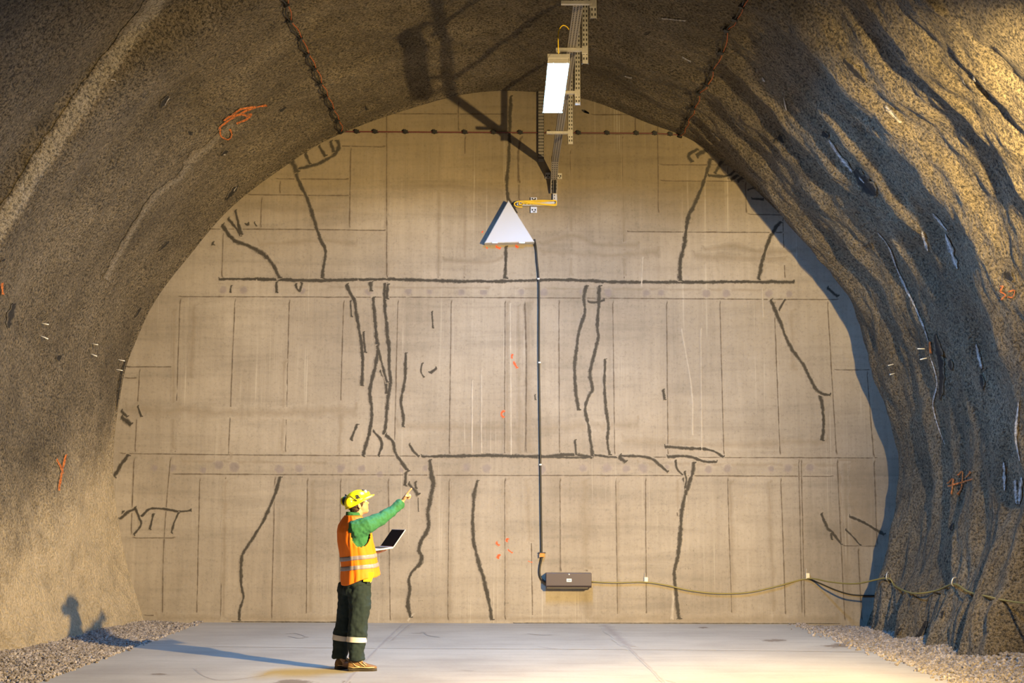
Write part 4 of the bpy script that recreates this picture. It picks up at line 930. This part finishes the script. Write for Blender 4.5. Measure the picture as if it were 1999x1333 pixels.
BRL = [((1069.5, 343), 'small slotted steel bracket left of the upright wall tray run', .038, .045), ((1092, 344), 'small slotted steel bracket right of the upright wall tray run', .038, .045),
       ((1042, 388.5), 'small slotted steel bracket just above the yellow cable loops', .048, .022), ((1042, 410), 'small slotted steel bracket just below the yellow cable loops', .048, .048)]
for (px, py), lb, hx, hz in BRL:
    m = MB(); m.box((0, 0, 0), (hx, .018, hz))
    for sx in (-1, 1): m.box((sx*hx*.45, -.019, 0), (.010, .002, .012), None, 1)
    m.box((hx*.1, -.019, -hz*.62), (hx*.4, .0015, .006), None, 1)
    m.build('tray_bracket', [M_WHITE if False else M_STEEL, M_HOLE], None, bevel=.003, origin=(0, 0, 0), label=lb, cat='bracket', group='small brackets round the wall tray').location = W0(px, py, .02)
# ------------------------------------------------------------------ triangular cabinet
td = .17; root = empty('cabinet', on_wall(994, 474), 0, label='white triangular sheet metal cabinet fixed high on the end wall', cat='cabinet'); o0 = root.location.copy()
tri = [W0(945.5, 474.5, td) - o0, W0(1043.5, 472.5, td) - o0, W0(992.5, 391, td) - o0]; ctr = sum(tri, Vector())/3
m = MB(); f_ = tri; bkk = [p + Vector((0, td-.002, 0)) for p in tri]
m.add(f_ + bkk, [(0, 1, 2), (5, 4, 3), (0, 3, 4, 1), (1, 4, 5, 2), (2, 5, 3, 0)]); m.build('body', M_SIGN, root, bevel=.004)
m = MB(); g = [ctr + (p-ctr)*.97 + Vector((0, -.010, 0)) for p in tri]; g2 = [p + Vector((0, .008, 0)) for p in g]; m.add(g + g2, [(0, 1, 2), (5, 4, 3), (0, 3, 4, 1), (1, 4, 5, 2), (2, 5, 3, 0)]); m.build('door', M_SIGN, root, bevel=.003)
for px in (966, 1019):
    m = MB(); p = W0(px, 473.5, td+.01) - o0; m.box(p, (.045, .008, .012)); m.build('hinge', M_STEEL, root, bevel=.002)
# ------------------------------------------------------------------ black drop cable
pts = [(1043,470),(1046,485),(1048,510),(1051,540),(1052,580),(1052,700),(1054,850),(1056,1000),(1057,1075),(1057,1090),(1054,1103),(1053,1118),(1057,1130),(1066,1136)]
m = MB(); q = spline([on_wall(x, y) + Vector((0, -.025 if y > 480 else -.10, 0)) for x, y in pts], .05); m.tube(q, .0155, 10)
root = m.build('cable', M_BLACK, None, True, origin=on_wall(1053, 800), label='thick black cable running down the end wall from the triangular cabinet to the grey box', cat='cable')
for px, py in ((1053, 708), (1055, 907), (1051, 545)):
    m = MB(); p = on_wall(px, py) + Vector((0, -.03, 0)) - root.location; m.box(p, (.017, .017, .010)); m.build('cable_tie', M_WHITE, root)
m = MB(); m.box((0, -.03, 0), (.035, .026, .028)); m.box((0, -.03, .033), (.052, .03, .006), None, 1); m.box((-.034, -.032, -.01), (.012, .022, .025), None, 2)
m.build('pipe_clamp', [M_BRASS, M_BLACK, M_STEELD], None, bevel=.003, origin=(0, 0, 0), label='small copper coloured clamp holding the black cable above the grey box', cat='clamp').location = on_wall(1058, 1083)
# ------------------------------------------------------------------ grey wall box
root = empty('wall_box', on_wall(1110, 1132), 0, label='long dark grey metal box low on the end wall, below the black cable', cat='box'); o0 = root.location.copy()
bd = .19; pA = W0(1066, 1118.5, bd) - o0; pB = W0(1155, 1143.5, bd) - o0
m = MB(); x0, x1, z0, z1 = pA.x, pB.x, pB.z, pA.z
prof = [(-bd, z0), (-bd, z1), (-.0, z1+.0), (-.0, z0-.03), (-bd+.05, z0-.03)]
m.loft([[Vector((x, y, z)) for y, z in prof] for x in (x0, x1)]); m.build('cover', M_BOX, root, bevel=.006)
m = MB(); m.box(((x0+x1)/2-.02, -bd*.42, z0-.032), ((x1-x0)/2-.03, bd*.38, .012)); m.build('base', M_BOXD, root, bevel=.003)
p = W0(1111, 1132.5, bd) - o0; m = MB(); m.box(p + Vector((0, -.001, 0)), (.036, .0015, .022)); lbx = m.build('sticker', M_WHITE, root, label='white sticker'); 
m = MB()
for k in range(5): m.box(p + Vector((-.020+.010*k, -.003, .003*((k*7) % 3-1)*.3)), (.0038, .0006, .006))
m.build('print', M_BLACK, lbx)
p = W0(1111, 1121, bd) - o0; m = MB(); m.box(p + Vector((0, -.006, 0)), (.008, .007, .008)); m.build('lock', M_WHITE, root, bevel=.002)
# ------------------------------------------------------------------ low cable along wall and lining
hk1, hn1 = hit(1735, 1130); hk2, hn2 = hit(1867, 1142)
q = [on_wall(x, y) + Vector((0, -.03, 0)) for x, y in ((1153,1135),(1200,1137),(1258,1136),(1300,1142),(1345,1152),(1400,1158),(1460,1156),(1520,1143),(1576,1129))]
hk1p = hk1 + hn1*.05
for t, (px, py) in zip((.3, .62), ((1622, 1136), (1672, 1139))):
    y = q[8].y + (hk1p.y - q[8].y)*t; q.append(at_y(px, py, y))
q.append(hk1p)
for px, py in ((1752,1146),(1785,1160),(1830,1156),(1867,1142),(1895,1158),(1930,1167)):
    p, n_ = hit(px, py); q.append(p + n_*.035)
e_ = hit(1930, 1167)[0]; 
for px, py, dy_ in ((1968,1173,-.35),(2005,1177,-.8),(2080,1178,-1.6)): q.append(at_y(px, py, e_.y + dy_))
m = MB(); m.tube(spline(q, .05), .011, 8); cb = m.build('cable', M_OLIVE, None, True, origin=on_wall(1400, 1158), label='thin olive cable sagging along the end wall and the right tunnel wall', cat='cable')
q2 = [on_wall(x, y) + Vector((0, -.012, 0)) for x, y in ((1578,1129),(1600,1138),(1630,1151),(1660,1160),(1690,1162),(1708,1162))]  # path of the olive cable's cast shadow, built as a dark tube
m = MB(); m.tube(spline(q2, .05), .009, 8); m.build('cable', M_BLACK, None, True, origin=on_wall(1640, 1150), label='cast shadow of the olive cable made as a thin dark tube, drooping from the right steel clip to the wall corner', cat='cable')  # no second cable here, the tube stands in for the olive cable's shadow
for px, py, lb in ((1261, 1132, 'small steel cable clip on the end wall nearer the grey box'), (1576, 1124, 'small steel cable clip on the end wall nearer the right tunnel wall')):
    m = MB(); m.box((0, -.016, 0), (.028, .016, .042)); m.box((-.018, -.02, .07), (.004, .004, .035)); m.build('cable_clip', M_WHITE if False else M_STEEL, None, bevel=.003, origin=(0, 0, 0), label=lb, cat='clip', group='steel clips of the olive cable').location = on_wall(px, py)
for (p, n_), lb in (((hk1, hn1), 'bent steel hook on the right tunnel wall at the end wall corner'), ((hk2, hn2), 'bent steel hook lower right on the right tunnel wall, holding the olive cable')):
    m = MB(); m.tube(spline([Vector((0, 0, .09)), n_*.05 + Vector((0, 0, .06)), n_*.07 + Vector((0, 0, -.01)), n_*.03 + Vector((0, 0, -.03))], .02), .008, 8)
    m.build('wall_hook', M_STEEL, None, True, origin=(0, 0, 0), label=lb, cat='hook').location = p
# ------------------------------------------------------------------ knotted wires
def knots(root, ps):
    for p, n_ in ps:
        m = MB(); o_ = p - root.location; rt = n_.to_track_quat('Z', 'Y').to_matrix(); m.box(o_ + n_*.03, (.034, .022, .018), rt); m.box(o_ + n_*.04, (.020, .030, .016), rt @ Matrix.Rotation(.6, 3, 'Z')); m.tube([o_ + rt @ Vector((-.05, .01, .02)), o_ + rt @ Vector((.0, 0, .025)), o_ + rt @ Vector((.05, -.015, .02))], .007, 6)
        m.build('clip', M_BLACK, root)
KN = [697,733,792,849,908,964,1016,1073,1129,1185,1242,1278,1308]
wz = lambda x: 257.5 + (x-660)*.0055 + (max(0, x-1270)/60)**2*4
root = bpy.data.objects.new('d', None)
m = MB(); m.tube(spline([on_wall(x, wz(x)) + Vector((0, -.022, 0)) for x in list(range(660, 1330, 30)) + [1330]], .2), .0085, 8)
root = m.build('knotted_wire', M_REDW, None, True, origin=on_wall(990, 257), label='dark red wire with black clips strung level across the top of the end wall', cat='wire', group='clipped wires')
ps = []
for x in KN:
    p = on_wall(x, wz(x)); ps.append((p, Vector((0, -1, 0))))
knots(root, ps)
def cwire(K, lb, dx):
    H_ = [hit(x, y) for x, y in K]
    f = []
    for i in range(len(K)-1):
        f += [K[i], ((K[i][0]+K[i+1][0])/2 - 4*(1 if dx > 0 else .5), (K[i][1]+K[i+1][1])/2 + 2)]
    f.append(K[-1]); m = MB(); q = [(lambda r: r[0] + r[1]*.03)(hit(x, y)) for x, y in f]; m.tube(spline(q, .05), .009, 8)
    root = m.build('knotted_wire', M_BLACK, None, True, origin=H_[len(K)//2][0], label=lb, cat='wire', group='clipped wires')
    m = MB(); f = []
    for i in range(len(K)-1): f += [(K[i][0]+4, K[i][1]), ((K[i][0]+K[i+1][0])/2 + 7, (K[i][1]+K[i+1][1])/2)]
    f.append(K[-1]); q = [(lambda r: r[0] + r[1]*.035 - root.location)(hit(x, y)) for x, y in f]; m.tube(spline(q, .05), .0045, 8); m.build('orange_strand', M_ORW, root, label='orange strand')
    knots(root, H_)
cwire([(549,-22),(556,5),(564,36),(583,71),(597,103),(611,130),(623,159),(635,184),(646,210),(656,233),(664,254)], 'black and orange clipped wire climbing the vault from the left end of the level wire', 1)
cwire([(1462,-20),(1451,7),(1437,33),(1419,54),(1409,98),(1391,131),(1381,161),(1365,178),(1355,207),(1343,229),(1335,248),(1329,262)], 'black and orange clipped wire climbing the vault from the right end of the level wire', -1)
# ------------------------------------------------------------------ steel marker pins in the lining
PN = [((80,631), 'upper of the leftmost pair of short steel pins on the left tunnel wall'), ((80,656), 'lower of the leftmost pair of short steel pins on the left tunnel wall'),
      ((179,671), 'upper of the middle pair of short steel pins on the left tunnel wall'), ((177,691), 'lower of the middle pair of short steel pins on the left tunnel wall'),
      ((231,702), 'upper steel pin of the pair on the left tunnel wall nearest the end wall'), ((227,721), 'lower steel pin of the pair on the left tunnel wall nearest the end wall'),
      ((1805,681), 'upper of the right pair of short steel pins on the right tunnel wall'), ((1809,699), 'lower of the right pair of short steel pins on the right tunnel wall'),
      ((1744,711), 'upper steel pin of the pair on the right tunnel wall nearest the end wall'), ((1746,729), 'lower steel pin of the pair on the right tunnel wall nearest the end wall')]
for (px, py), lb in PN:
    p, n_ = hit(px, py); m = MB(); s_ = 1 if px < 900 else -1
    m.tube([n_*-.02, n_*.05 + Vector((0, 0, .004)), n_*.10 + Vector((0, -.01, .006))], .0065, 8)
    m.build('steel_pin', M_WHITE, None, True, origin=(0, 0, 0), label=lb, cat='pin', group='short steel pins in the tunnel walls').location = p
